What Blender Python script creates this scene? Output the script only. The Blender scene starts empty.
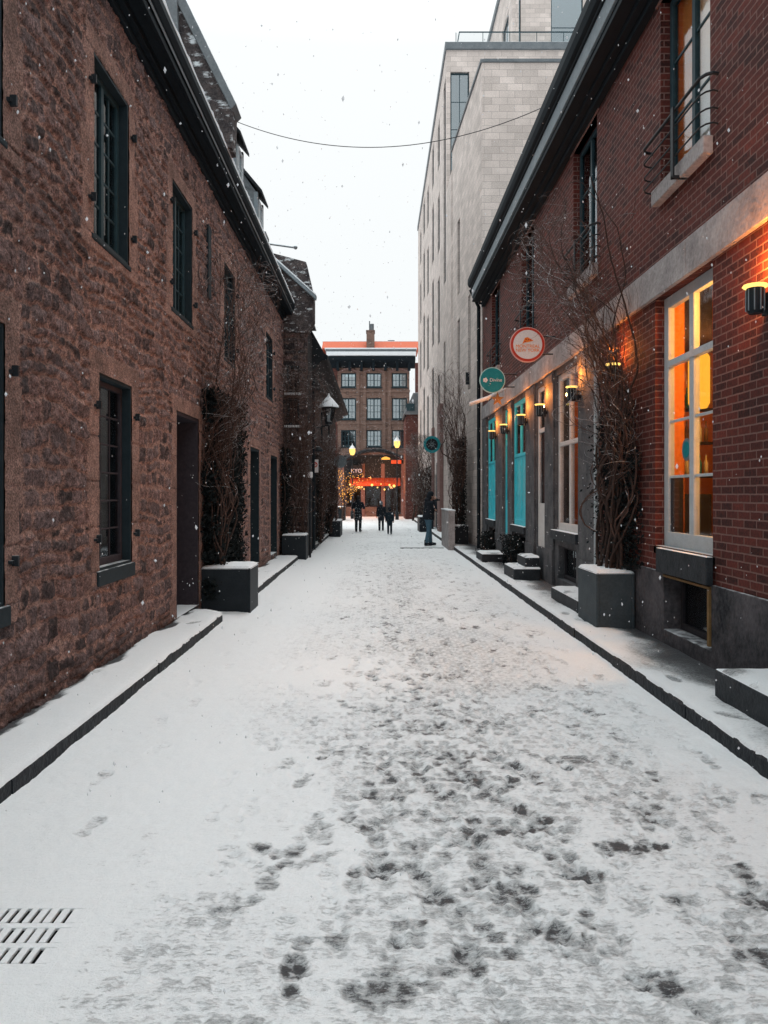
import bpy, bmesh, math, random
import numpy as np
from mathutils import Vector, Matrix
random.seed(11)
R = math.radians
scn = bpy.context.scene
C = scn.collection
PI = math.pi

# ------------------------------------------------------------------ helpers
def hsh(i, j, s):
    h = (i.astype(np.int64) * 374761393 + j.astype(np.int64) * 668265263 + s * 1442695041) & 0xFFFFFFFF
    h = ((h ^ (h >> 13)) * 1274126177) & 0xFFFFFFFF
    return ((h ^ (h >> 16)) & 0xFFFF) / 65535.0

def vn(x, y, s=0):
    xi = np.floor(x); yi = np.floor(y)
    fx = x - xi; fy = y - yi
    fx = fx * fx * (3 - 2 * fx); fy = fy * fy * (3 - 2 * fy)
    a = hsh(xi, yi, s); b = hsh(xi + 1, yi, s); c = hsh(xi, yi + 1, s); d = hsh(xi + 1, yi + 1, s)
    return (a * (1 - fx) + b * fx) * (1 - fy) + (c * (1 - fx) + d * fx) * fy

def fbm(x, y, s=0, o=4):
    t = 0; a = .5; n = 0
    for k in range(o):
        t = t + a * vn(x * 2 ** k, y * 2 ** k, s + 17 * k); n += a; a *= .5
    return t / n

def sstep(a, b, x):
    t = np.clip((x - a) / (b - a), 0, 1)
    return t * t * (3 - 2 * t)

def tag(o, label=None, cat=None, group=None, kind=None):
    if label: o['label'] = label
    if cat: o['category'] = cat
    if group: o['group'] = group
    if kind: o['kind'] = kind
    return o

def thing(name, label, cat, loc=(0, 0, 0), group=None):
    o = bpy.data.objects.new(name, None)
    o.location = loc; o.empty_display_size = .2
    C.objects.link(o)
    return tag(o, label, cat, group)

def origin_of(p):
    v = Vector((0, 0, 0))
    while p is not None:
        v += Vector(p.location); p = p.parent
    return v

def children(o): return [c for c in bpy.data.objects if c.parent == o]

def copy_tree(o, parent=None):
    kids = children(o)
    c = o.copy(); C.objects.link(c); c.parent = parent
    for ch in kids: copy_tree(ch, c)
    return c

class MB:
    def __init__(s): s.v = []; s.f = []
    def add(s, vs, fs):
        n = len(s.v); s.v += [tuple(p) for p in vs]; s.f += [tuple(n + i for i in f) for f in fs]
    def hexa(s, p):
        s.add(p, [(0, 3, 2, 1), (4, 5, 6, 7), (0, 1, 5, 4), (1, 2, 6, 5), (2, 3, 7, 6), (3, 0, 4, 7)]); return s
    def box(s, x0, x1, y0, y1, z0, z1):
        s.hexa([(x0, y0, z0), (x1, y0, z0), (x1, y1, z0), (x0, y1, z0), (x0, y0, z1), (x1, y0, z1), (x1, y1, z1), (x0, y1, z1)])
        return s
    def fb(s, fr, u0, u1, w0, w1, v0, v1):
        s.hexa([fr(u0, w0, v0), fr(u1, w0, v0), fr(u1, w1, v0), fr(u0, w1, v0), fr(u0, w0, v1), fr(u1, w0, v1), fr(u1, w1, v1), fr(u0, w1, v1)])
        return s
    def prism(s, poly, fn, a, b):
        """poly of 2D points, fn(p, t) -> xyz, extruded from t=a to t=b"""
        n = len(poly)
        s.add([fn(p, a) for p in poly] + [fn(p, b) for p in poly],
              [tuple(range(n)), tuple(range(2 * n - 1, n - 1, -1))] + [(i, (i + 1) % n, n + (i + 1) % n, n + i) for i in range(n)])
        return s
    def tube(s, pts, rad, n=6, cap=True):
        pts = [Vector(p) for p in pts]
        if not hasattr(rad, '__len__'): rad = [rad] * len(pts)
        vs = []; fs = []
        up = Vector((0, 0, 1)); prev = None
        for i, p in enumerate(pts):
            d = (pts[min(i + 1, len(pts) - 1)] - pts[max(i - 1, 0)])
            if d.length < 1e-9: d = Vector((0, 0, 1))
            d.normalize()
            if prev is None:
                a = d.cross(up)
                if a.length < .1: a = d.cross(Vector((1, 0, 0)))
            else:
                a = prev - d * prev.dot(d)
                if a.length < 1e-6: a = d.cross(up)
            a.normalize(); b = d.cross(a); prev = a
            for k in range(n):
                t = 2 * PI * k / n
                vs.append(p + (a * math.cos(t) + b * math.sin(t)) * rad[i])
        m = len(pts)
        for i in range(m - 1):
            for k in range(n):
                fs.append((i * n + k, i * n + (k + 1) % n, (i + 1) * n + (k + 1) % n, (i + 1) * n + k))
        if cap:
            fs.append(tuple(range(n - 1, -1, -1))); fs.append(tuple(range((m - 1) * n, m * n)))
        s.add(vs, fs); return s
    def ball(s, c, r, sx=1, sy=1, sz=1, n=10, m=7):
        vs = [(c[0], c[1], c[2] - r * sz)]
        for i in range(1, m):
            t = PI * i / m
            for k in range(n):
                a = 2 * PI * k / n
                vs.append((c[0] + r * sx * math.sin(t) * math.cos(a), c[1] + r * sy * math.sin(t) * math.sin(a), c[2] - r * sz * math.cos(t)))
        vs.append((c[0], c[1], c[2] + r * sz)); fs = []
        for k in range(n): fs.append((0, 1 + (k + 1) % n, 1 + k))
        for i in range(m - 2):
            for k in range(n):
                a = 1 + i * n
                fs.append((a + k, a + (k + 1) % n, a + n + (k + 1) % n, a + n + k))
        l = len(vs) - 1; a = 1 + (m - 2) * n
        for k in range(n): fs.append((a + k, a + (k + 1) % n, l))
        s.add(vs, fs); return s
    def lathe(s, c, prof, n=16, a0=0, a1=2 * PI):
        full = abs(a1 - a0 - 2 * PI) < 1e-6
        cnt = n if full else n + 1
        vs = []
        for r, z in prof:
            for k in range(cnt):
                a = a0 + (a1 - a0) * k / n
                vs.append((c[0] + r * math.cos(a), c[1] + r * math.sin(a), c[2] + z))
        fs = []
        for i in range(len(prof) - 1):
            for k in range(n):
                k2 = (k + 1) % cnt
                fs.append((i * cnt + k, i * cnt + k2, (i + 1) * cnt + k2, (i + 1) * cnt + k))
        s.add(vs, fs); return s
    def disc(s, c, r0, r1, t, n=40, axis='y'):
        """ring or disc facing -y (r0 inner), thickness t along y"""
        vs = []; fs = []
        for y in (c[1] - t / 2, c[1] + t / 2):
            for r in ((r0, r1) if r0 > 0 else (r1,)):
                for k in range(n):
                    a = 2 * PI * k / n
                    vs.append((c[0] + r * math.cos(a), y, c[2] + r * math.sin(a)))
        if r0 > 0:
            for k in range(n):
                j = (k + 1) % n
                fs.append((k, j, n + j, n + k)); fs.append((2 * n + k, 3 * n + k, 3 * n + j, 2 * n + j))
                fs.append((n + k, n + j, 3 * n + j, 3 * n + k)); fs.append((k, 2 * n + k, 2 * n + j, j))
        else:
            fs.append(tuple(range(n))); fs.append(tuple(range(2 * n - 1, n - 1, -1)))
            for k in range(n):
                j = (k + 1) % n; fs.append((k, n + k, n + j, j))
        s.add(vs, fs); return s
    def build(s, name, mat, parent=None, bevel=0, smooth=False, mods=None, recalc=True):
        me = bpy.data.meshes.new(name)
        off = origin_of(parent)
        me.from_pydata([(p[0] - off.x, p[1] - off.y, p[2] - off.z) for p in s.v], [], s.f)
        if recalc:
            bm = bmesh.new(); bm.from_mesh(me)
            bmesh.ops.recalc_face_normals(bm, faces=bm.faces); bm.to_mesh(me); bm.free()
        me.materials.append(mat)
        if smooth:
            me.polygons.foreach_set('use_smooth', [True] * len(me.polygons))
        o = bpy.data.objects.new(name, me); C.objects.link(o); o.parent = parent
        if bevel:
            b = o.modifiers.new('Bevel', 'BEVEL'); b.width = bevel; b.segments = 2; b.limit_method = 'ANGLE'; b.angle_limit = R(40)
        return o

def grid_obj(name, P, mat, parent=None, mask=None, attrs=None, flip=False, smooth=True):
    n, m = P.shape[:2]
    idx = np.arange(n * m).reshape(n, m)
    q = np.stack([idx[:-1, :-1], idx[1:, :-1], idx[1:, 1:], idx[:-1, 1:]], -1).reshape(-1, 4)
    if flip: q = q[:, ::-1]
    if mask is not None: q = q[mask.reshape(-1)]
    off = origin_of(parent)
    V = P.reshape(-1, 3) - np.array([off.x, off.y, off.z])
    me = bpy.data.meshes.new(name)
    me.vertices.add(len(V)); me.vertices.foreach_set('co', V.astype(np.float32).ravel())
    me.loops.add(q.size); me.loops.foreach_set('vertex_index', q.astype(np.int32).ravel())
    me.polygons.add(len(q)); me.polygons.foreach_set('loop_start', np.arange(0, q.size, 4, dtype=np.int32))
    me.update(calc_edges=True)
    if smooth: me.polygons.foreach_set('use_smooth', np.ones(len(q), dtype=bool))
    for k, a in (attrs or {}).items():
        at = me.attributes.new(k, 'FLOAT', 'POINT'); at.data.foreach_set('value', a.astype(np.float32).ravel())
    me.validate()
    me.materials.append(mat)
    o = bpy.data.objects.new(name, me); C.objects.link(o); o.parent = parent
    return o

def text_obj(name, body, size, mat, center, parent, extrude=.004, rot=(PI / 2, 0, 0), width=None):
    cu = bpy.data.curves.new(name, 'FONT'); cu.body = body; cu.size = size; cu.extrude = extrude
    cu.align_x = 'CENTER'; cu.align_y = 'CENTER'
    t = bpy.data.objects.new(name, cu); C.objects.link(t)
    bpy.context.view_layer.update()
    dg = bpy.context.evaluated_depsgraph_get()
    me = bpy.data.meshes.new_from_object(t.evaluated_get(dg))
    C.objects.unlink(t); bpy.data.objects.remove(t)
    me.materials.clear(); me.materials.append(mat)
    xs = [v.co.x for v in me.vertices]
    k = width / (max(xs) - min(xs)) if width else 1
    M = Matrix.Translation(Vector(center) - origin_of(parent)) @ Matrix.Rotation(rot[2], 4, 'Z') @ Matrix.Rotation(rot[0], 4, 'X') @ Matrix.Diagonal((k, k, 1, 1))
    me.transform(M)
    o = bpy.data.objects.new(name, me); C.objects.link(o); o.parent = parent
    return o

# ------------------------------------------------------------------ materials
class NT:
    def __init__(s, name):
        s.m = bpy.data.materials.new(name); s.m.use_nodes = True
        s.t = s.m.node_tree; s.t.nodes.clear()
        s.out = s.n('ShaderNodeOutputMaterial')
    def n(s, typ, **kw):
        o = s.t.nodes.new(typ)
        for k, v in kw.items(): setattr(o, k, v)
        return o
    def l(s, a, b): s.t.links.new(a, b)
    def pos(s, scale=(1, 1, 1)):
        g = s.n('ShaderNodeNewGeometry'); mp = s.n('ShaderNodeMapping'); mp.inputs['Scale'].default_value = scale
        s.l(g.outputs['Position'], mp.inputs[0]); return mp.outputs[0]
    def noise(s, vec, scale, detail=4, rough=.55):
        o = s.n('ShaderNodeTexNoise'); o.inputs['Scale'].default_value = scale; o.inputs['Detail'].default_value = detail
        o.inputs['Roughness'].default_value = rough; s.l(vec, o.inputs['Vector']); return o.outputs['Fac']
    def ramp(s, fac, stops):
        o = s.n('ShaderNodeValToRGB'); e = o.color_ramp.elements
        while len(e) < len(stops): e.new(.5)
        for i, (p, c) in enumerate(stops):
            e[i].position = p; e[i].color = (c[0], c[1], c[2], 1) if hasattr(c, '__len__') else (c, c, c, 1)
        s.l(fac, o.inputs[0]); return o.outputs[0]
    def mix(s, fac, a, b, typ='MIX'):
        o = s.n('ShaderNodeMix', data_type='RGBA', blend_type=typ)
        for i, x in ((0, fac), (6, a), (7, b)):
            if hasattr(x, 'is_linked'): s.l(x, o.inputs[i])
            elif i == 0: o.inputs[0].default_value = x
            else: o.inputs[i].default_value = (x[0], x[1], x[2], 1)
        return o.outputs[2]
    def math(s, op, a, b=0, c=None, clamp=False):
        o = s.n('ShaderNodeMath', operation=op); o.use_clamp = clamp
        for i, x in enumerate((a, b) if c is None else (a, b, c)):
            if hasattr(x, 'is_linked'): s.l(x, o.inputs[i])
            else: o.inputs[i].default_value = x
        return o.outputs[0]
    def attr(s, name):
        o = s.n('ShaderNodeAttribute'); o.attribute_name = name; return o.outputs['Fac']
    def bump(s, h, strength=.4, dist=.01, normal=None):
        o = s.n('ShaderNodeBump'); o.inputs['Strength'].default_value = strength; o.inputs['Distance'].default_value = dist
        s.l(h, o.inputs['Height'])
        if normal is not None: s.l(normal, o.inputs['Normal'])
        return o.outputs[0]
    def bsdf(s, col, rough=.8, normal=None, metal=0, spec=.5):
        b = s.n('ShaderNodeBsdfPrincipled')
        for k, x in (('Base Color', col), ('Roughness', rough)):
            if hasattr(x, 'is_linked'): s.l(x, b.inputs[k])
            elif k == 'Base Color': b.inputs[k].default_value = (x[0], x[1], x[2], 1)
            else: b.inputs[k].default_value = x
        b.inputs['Metallic'].default_value = metal; b.inputs['Specular IOR Level'].default_value = spec
        if normal is not None: s.l(normal, b.inputs['Normal'])
        s.l(b.outputs[0], s.out.inputs[0]); return b
    def snowmask(s, lo=.45, hi=.75, nscale=9):
        g = s.n('ShaderNodeNewGeometry'); sp = s.n('ShaderNodeSeparateXYZ'); s.l(g.outputs['Normal'], sp.inputs[0])
        nz = s.noise(s.pos(), nscale, 5)
        z = s.math('ADD', sp.outputs[2], s.math('MULTIPLY', s.math('SUBTRACT', nz, .5), .7))
        return s.math('SMOOTH_MAX', 0, s.math('MULTIPLY_ADD', z, 1 / (hi - lo), -lo / (hi - lo), clamp=True), .01)

SNOW = (.80, .83, .85)
def M_basic(name, c1, c2, scale=6, rough=.8, bump=.3, bdist=.008, bscale=30, snow=None, metal=0, stretch=(1, 1, 1), spec=.18):
    t = NT(name); p = t.pos(stretch)
    col = t.ramp(t.noise(p, scale, 6, .6), [(.3, c1), (.7, c2)])
    col = t.mix(.25, col, t.ramp(t.noise(p, scale * 9, 3), [(.35, tuple(x * .55 for x in c1)), (.65, c2)]))
    r = rough
    if snow:
        m = t.snowmask(*snow); col = t.mix(m, col, SNOW)
    nrm = t.bump(t.noise(p, bscale, 5), bump, bdist)
    t.bsdf(col, r, nrm, metal, spec); return t.m

M = {}
# dressed brick
def M_brick(name, axis, b1, b2, mort, bw=.22, bh=.073, ms=.011, bump=.8, dk=.35):
    t = NT(name); g = t.n('ShaderNodeNewGeometry'); sp = t.n('ShaderNodeSeparateXYZ'); t.l(g.outputs['Position'], sp.inputs[0])
    cb = t.n('ShaderNodeCombineXYZ'); t.l(sp.outputs[{'x': 1, 'y': 0}[axis]], cb.inputs[0]); t.l(sp.outputs[2], cb.inputs[1])
    # reveals: use both horizontal axes together
    if axis == 'x': t.l(t.math('ADD', sp.outputs[1], sp.outputs[0]), cb.inputs[0])
    p = t.pos()
    wob = t.n('ShaderNodeVectorMath', operation='ADD'); nz = t.n('ShaderNodeTexNoise'); nz.inputs['Scale'].default_value = 14; t.l(p, nz.inputs['Vector'])
    sc = t.n('ShaderNodeVectorMath', operation='SCALE'); t.l(nz.outputs['Color'], sc.inputs[0]); sc.inputs['Scale'].default_value = .008
    t.l(cb.outputs[0], wob.inputs[0]); t.l(sc.outputs[0], wob.inputs[1])
    br = t.n('ShaderNodeTexBrick'); t.l(wob.outputs[0], br.inputs['Vector'])
    br.inputs['Scale'].default_value = 1; br.inputs['Brick Width'].default_value = bw; br.inputs['Row Height'].default_value = bh
    br.inputs['Mortar Size'].default_value = ms * .5; br.inputs['Mortar Smooth'].default_value = .25; br.inputs['Bias'].default_value = 0
    br.offset = .5
    br.inputs['Color1'].default_value = (0, 0, 0, 1); br.inputs['Color2'].default_value = (1, 1, 1, 1); br.inputs['Mortar'].default_value = (.5, .5, .5, 1)
    bc = t.ramp(br.outputs['Color'], [(0, tuple(x * dk for x in b1)), (.2, b1), (.5, tuple((x + y) / 2 for x, y in zip(b1, b2))), (1, b2)])
    bc = t.mix(.45, bc, t.ramp(t.noise(p, 35, 4), [(.35, tuple(x * .5 for x in b1)), (.7, b2)]))
    bc = t.mix(t.ramp(t.noise(p, 1.3, 5), [(.35, 0), (.75, .5)]), bc, tuple(x * .55 for x in b1))
    col = t.mix(br.outputs['Fac'], bc, t.mix(t.noise(p, 20), mort, tuple(x * .45 for x in mort)))
    h = t.math('SUBTRACT', t.math('MULTIPLY', t.noise(p, 60, 4), .35), t.math('MULTIPLY', br.outputs['Fac'], 1.0))
    t.bsdf(col, .82, t.bump(h, bump, .008), spec=.3); return t.m

M['brick'] = M_brick('red_brick', 'x', (.045, .013, .012), (.18, .034, .022), (.25, .135, .115), ms=.015)
M['far_brick'] = M_brick('brown_brick', 'y', (.17, .10, .08), (.27, .165, .13), (.33, .25, .21), .24, .09, .012)
M['side_brick'] = M_brick('dark_red_brick', 'y', (.1, .03, .026), (.16, .05, .04), (.2, .13, .11), .24, .09, .012)
M['lime_x'] = M_brick('limestone_blocks', 'x', (.54, .46, .42), (.78, .665, .61), (.36, .31, .285), .46, .21, .010, .06, .92)
M['lime_y'] = M_brick('limestone_blocks_side', 'y', (.54, .46, .42), (.78, .665, .61), (.36, .31, .285), .46, .21, .010, .25, .92)

def M_rubble(name, dark, mid, red, mort):
    t = NT(name); p = t.pos()
    s_ = t.attr('stone'); mo = t.attr('mort'); dr = t.attr('dress')
    col = t.ramp(s_, [(0, tuple(x * .6 for x in dark)), (.12, dark), (.4, mid), (.62, red), (.8, mid), (1, tuple(x * 1.25 for x in mid))])
    n1_ = t.noise(p, 17, 8, .72); n2_ = t.noise(p, 62, 5, .7)
    col = t.mix(1, col, t.ramp(n1_, [(.36, .42), (.5, 1.0), (.64, 1.55)]), 'MULTIPLY')
    mc = t.mix(1, t.mix(t.noise(p, 4, 5), mort, tuple(x * .6 for x in mort)), t.ramp(n1_, [(.33, .45), (.5, 1.0), (.68, 1.45)]), 'MULTIPLY')
    dc = t.mix(1, t.ramp(t.noise(p, 3, 6, .6), [(.35, tuple(x * .45 for x in mort)), (.65, tuple(x * .92 for x in mort))]), t.ramp(n1_, [(.35, .65), (.65, 1.2)]), 'MULTIPLY')
    mm = t.math('MULTIPLY_ADD', t.math('SUBTRACT', n1_, .5), 1.1, mo, clamp=True)
    col = t.mix(mm, col, mc)
    col = t.mix(dr, col, dc)
    col = t.mix(1, col, t.ramp(n2_, [(.38, .42), (.5, 1.0), (.62, 1.65)]), 'MULTIPLY')
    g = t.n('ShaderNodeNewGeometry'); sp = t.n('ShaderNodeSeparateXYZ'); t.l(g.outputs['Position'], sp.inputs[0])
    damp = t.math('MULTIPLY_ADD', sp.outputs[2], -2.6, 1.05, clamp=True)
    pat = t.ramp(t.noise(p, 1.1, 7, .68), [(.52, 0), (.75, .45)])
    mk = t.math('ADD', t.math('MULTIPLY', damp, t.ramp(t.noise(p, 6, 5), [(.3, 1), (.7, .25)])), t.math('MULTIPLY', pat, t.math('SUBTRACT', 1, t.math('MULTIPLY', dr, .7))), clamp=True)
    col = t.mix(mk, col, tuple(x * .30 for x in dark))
    n1 = t.bump(n1_, 1.0, .045); n2 = t.bump(n2_, 1.0, .012, n1)
    t.bsdf(col, .9, n2, spec=.25); return t.m
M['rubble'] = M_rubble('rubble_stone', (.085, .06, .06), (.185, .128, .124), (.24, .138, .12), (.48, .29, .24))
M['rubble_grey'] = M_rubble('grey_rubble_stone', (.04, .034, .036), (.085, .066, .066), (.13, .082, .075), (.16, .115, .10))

def M_snow():
    t = NT('trodden_snow'); p = t.pos()
    w = t.attr('wear')
    nf = t.noise(t.pos((1, 1.7, 1)), 52, 8, .76); nm = t.noise(p, 9, 6, .62)
    st = t.noise(t.pos((1, 2.6, 1)), 24, 7, .72)
    k = t.math('ADD', w, t.math('MULTIPLY', t.math('SUBTRACT', nf, .5), 1.5))
    k = t.math('ADD', k, t.math('MULTIPLY', t.math('SUBTRACT', st, .5), 1.7))
    on = t.math('MULTIPLY', w, 9, clamp=True)
    slush = t.math('MULTIPLY', on, t.math('MULTIPLY_ADD', k, 1 / .60, -.19 / .60, clamp=True))
    bare = t.math('MULTIPLY', on, t.math('MULTIPLY_ADD', t.math('ADD', k, t.math('MULTIPLY', t.math('SUBTRACT', t.noise(t.pos((1, 2, 1)), 95, 4, .7), .5), 1.2)), 1 / .34, -.74 / .34, clamp=True))
    base = t.mix(t.math('MULTIPLY', nm, .4), (.84, .86, .87), (.70, .73, .75))
    base = t.mix(t.ramp(t.noise(p, 60, 6, .75), [(.42, 0), (.8, .35)]), base, (.55, .58, .60))
    col = t.mix(t.math('MULTIPLY', slush, .85), base, t.mix(nf, (.37, .385, .39), (.20, .215, .225)))
    col = t.mix(bare, col, t.mix(nm, (.03, .034, .04), (.075, .075, .078)))
    rough = t.math('MULTIPLY_ADD', bare, -.4, .8)
    h = t.math('MULTIPLY_ADD', slush, -.7, t.math('ADD', t.math('MULTIPLY', nf, .7), t.math('MULTIPLY', t.noise(p, 130, 4), .3)))
    b = t.bsdf(col, rough, t.bump(h, .8, .014), spec=.3)
    return t.m
M['snow'] = M_snow()
M['clean_snow'] = M_basic('clean_snow', (.76, .79, .82), (.83, .86, .88), 5, .85, .4, .01, 30)

S1 = (.45, .8)
M['dark_stone'] = M_basic('dark_wet_stone', (.010, .015, .02), (.045, .050, .056), 7, .6, .6, .012, 26, S1)
M['kerb'] = M_basic('kerb_stone', (.008, .012, .016), (.03, .034, .04), 6, .6, .9, .02, 16)
M['plinth'] = M_basic('mottled_plinth', (.008, .012, .016), (.13, .118, .126), 2.4, .8, .9, .02, 14, (.9, 1.2))
M['band'] = M_basic('limestone_band', (.22, .20, .20), (.48, .44, .43), 3.2, .8, .8, .015, 18)
M['pilaster'] = M_basic('grey_pilaster', (.04, .047, .055), (.16, .152, .155), 3.5, .8, .5, .01, 20)
M['planter'] = M_basic('grey_planter', (.035, .05, .06), (.062, .08, .09), 5, .6, .25, .004, 40, (.6, .9))
M['planter_dark'] = M_basic('dark_planter', (.010, .015, .02), (.02, .027, .033), 5, .55, .25, .004, 40, (.6, .9))
M['iron'] = M_basic('black_iron', (.012, .016, .02), (.025, .03, .035), 12, .5, .2, .003, 50, (.8, 1.1))
M['eave'] = M_basic('dark_eave_paint', (.003, .007, .011), (.008, .015, .021), 6, .7, .3, .004, 30, (.85, 1.1), stretch=(1, .3, 1), spec=.15)
M['fascia'] = M_basic('grey_fascia', (.15, .18, .20), (.23, .26, .28), 4, .55, .2, .004, 20)
M['roof_metal'] = M_basic('sheet_roof', (.10, .115, .125), (.18, .19, .2), 3, .5, .3, .006, 12, (.1, .5))
M['roof_dark'] = M_basic('dark_roof', (.008, .011, .014), (.02, .022, .026), 4, .8, .6, .015, 18, (.35, .85))
M['slate'] = M_basic('snowy_slate', (.045, .045, .05), (.10, .095, .095), 8, .8, .8, .03, 12, (.0, .45, 5))
M['teal_frame'] = M_basic('dark_teal_paint', (.016, .038, .048), (.03, .06, .072), 12, .5, .2, .003, 40)
M['casing'] = M_basic('dark_casing', (.008, .018, .024), (.018, .030, .037), 10, .7, .3, .004, 30, (.85, 1.2), spec=.2)
M['purple_frame'] = M_basic('aged_purple_wood', (.022, .02, .026), (.05, .04, .048), 14, .65, .4, .004, 30)
M['white_frame'] = M_basic('pale_grey_paint', (.42, .46, .48), (.54, .58, .60), 8, .45, .15, .003, 40)
M['cream_frame'] = M_basic('cream_grey_paint', (.60, .56, .53), (.74, .69, .66), 8, .5, .15, .003, 40)
M['turq'] = M_basic('turquoise_paint', (.045, .56, .67), (.08, .68, .78), 6, .4, .15, .003, 40)
M['dark_door'] = M_basic('dark_door_wood', (.02, .02, .025), (.045, .04, .045), 10, .6, .4, .004, 20, stretch=(1, 1, .2))
M['ochre_wood'] = M_basic('ochre_wood', (.16, .09, .035), (.26, .16, .07), 12, .7, .3, .004, 30)
M['grate'] = M_basic('grate_iron', (.008, .01, .013), (.02, .022, .026), 12, .6, .3, .003, 50)
M['wood_red'] = M_basic('red_brown_stone', (.17, .10, .09), (.26, .16, .145), 5, .8, .4, .01, 20)
M['orange_tile'] = M_basic('orange_tiles', (.46, .075, .03), (.66, .14, .055), 10, .7, .5, .02, 12)
M['room_orange'] = M_basic('orange_room_paint', (.75, .22, .04), (.8, .26, .05), 2, .7, .05)
M['room_dark'] = M_basic('dark_room_paint', (.08, .05, .035), (.12, .08, .055), 2, .8, .1)
M['curtain'] = M_basic('white_curtain', (.70, .72, .70), (.8, .8, .78), 3, .9, .2, .01, 12)
M['bark'] = M_basic('vine_bark', (.022, .017, .016), (.075, .045, .036), 25, .9, .6, .004, 60, (.7, 1.2, 14))
M['twig'] = M_basic('vine_twig', (.045, .028, .024), (.13, .075, .06), 30, .9, .4, .003, 60, (.55, 1.0, 14))
M['leaf'] = M_basic('withered_leaf', (.005, .009, .011), (.014, .019, .019), 20, .8, .3, .003, 60, (.95, 1.35, 8))
M['skin'] = M_basic('skin', (.42, .25, .19), (.48, .29, .22), 20, .6, .1)
M['jeans'] = M_basic('blue_jeans', (.045, .105, .15), (.085, .165, .22), 20, .85, .3, .003, 90)
M['black_cloth'] = M_basic('black_cloth', (.010, .014, .02), (.02, .026, .034), 14, .85, .4, .006, 40)
M['navy_cloth'] = M_basic('navy_cloth', (.010, .02, .03), (.018, .032, .044), 14, .85, .4, .006, 40)
M['grey_cloth'] = M_basic('grey_cloth', (.10, .13, .15), (.16, .19, .21), 14, .85, .3, .005, 40)
M['hair'] = M_basic('dark_hair', (.012, .01, .01), (.03, .022, .02), 30, .6, .5, .004, 80)
M['white_paint'] = M_basic('sign_white', (.74, .74, .74), (.80, .79, .79), 5, .5, .05)
M['sign_red'] = M_basic('sign_red', (.50, .045, .03), (.6, .07, .04), 5, .5, .05)
M['sign_pink'] = M_basic('sign_pale_red', (.72, .38, .34), (.78, .44, .4), 5, .5, .05)
M['sign_orange'] = M_basic('sign_orange', (.80, .20, .02), (.88, .27, .04), 5, .5, .05)
M['sign_teal'] = M_basic('sign_teal', (.01, .19, .22), (.02, .25, .28), 5, .45, .05)
M['sign_mint'] = M_basic('sign_mint', (.42, .66, .64), (.5, .72, .7), 5, .5, .05)
M['sign_grey'] = M_basic('sign_grey', (.14, .18, .2), (.2, .24, .26), 5, .5, .05)
M['camera_black'] = M_basic('black_plastic', (.01, .01, .012), (.02, .02, .022), 5, .4, .05)
M['awning'] = M_basic('red_awning', (.36, .05, .02), (.5, .1, .04), 6, .7, .2, .01, 10)
M['flake'] = M_basic('flake', (.8, .83, .86), (.85, .88, .9), 5, .9, 0)

def M_snowy_stone():
    t = NT('snowy_stone'); p = t.pos(); ps_ = t.pos((1, 1, 2.6))
    n1 = t.noise(p, 5, 6, .65)
    col = t.ramp(n1, [(.3, (.03, .028, .032)), (.7, (.12, .095, .09))])
    col = t.mix(1, col, t.ramp(t.noise(p, 30, 5, .7), [(.35, .45), (.65, 1.4)]), 'MULTIPLY')
    lod = t.noise(ps_, 4.2, 7, .68)
    m = t.math('MULTIPLY_ADD', lod, 9, -5.0, clamp=True)
    col = t.mix(m, col, (.7, .73, .75))
    t.bsdf(col, .85, t.bump(lod, 1, .06, t.bump(n1, .8, .03)), spec=.2); return t.m
M['snowy_stone'] = M_snowy_stone()
def M_glass(name, tint, gloss=.35, rough=.05, fk=.9):
    t = NT(name)
    tr = t.n('ShaderNodeBsdfTransparent'); tr.inputs[0].default_value = (*tint, 1)
    gl = t.n('ShaderNodeBsdfGlossy'); gl.inputs['Roughness'].default_value = rough; gl.inputs['Color'].default_value = (.8, .86, .9, 1)
    t.l(t.bump(t.noise(t.pos(), 3.5, 2), .12, .01), gl.inputs['Normal'])
    fr = t.n('ShaderNodeFresnel'); fr.inputs['IOR'].default_value = 1.5
    mx = t.n('ShaderNodeMixShader'); t.l(t.math('MULTIPLY_ADD', fr.outputs[0], fk, gloss * .3, clamp=True), mx.inputs[0])
    t.l(tr.outputs[0], mx.inputs[1]); t.l(gl.outputs[0], mx.inputs[2]); t.l(mx.outputs[0], t.out.inputs[0]); return t.m
M['glass'] = M_glass('window_glass', (.75, .8, .82), .3)
M['glass_clear'] = M_glass('clear_glass', (.95, .96, .96), .03, .05, .4)
M['glass_dim'] = M_glass('dim_glass', (.6, .65, .68), .06, .08, .35)
M['glass_sky'] = M_glass('bright_glass', (.5, .6, .62), 1.0)

def M_emit(name, col, st):
    t = NT(name); e = t.n('ShaderNodeEmission'); e.inputs[0].default_value = (*col, 1); e.inputs[1].default_value = st
    t.l(e.outputs[0], t.out.inputs[0]); return t.m
M['glow_yellow'] = M_emit('lamp_glow', (1, .62, .16), 1.7)
M['glow_amber'] = M_emit('amber_glow', (1, .45, .08), 1.3)
M['glow_red'] = M_emit('red_glow', (1, .10, .03), 1.0)
M['glow_pink'] = M_emit('pink_letters', (1, .62, .55), 1.0)
M['glow_shade'] = M_emit('shade_glow', (1, .40, .03), 1.9)

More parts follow.
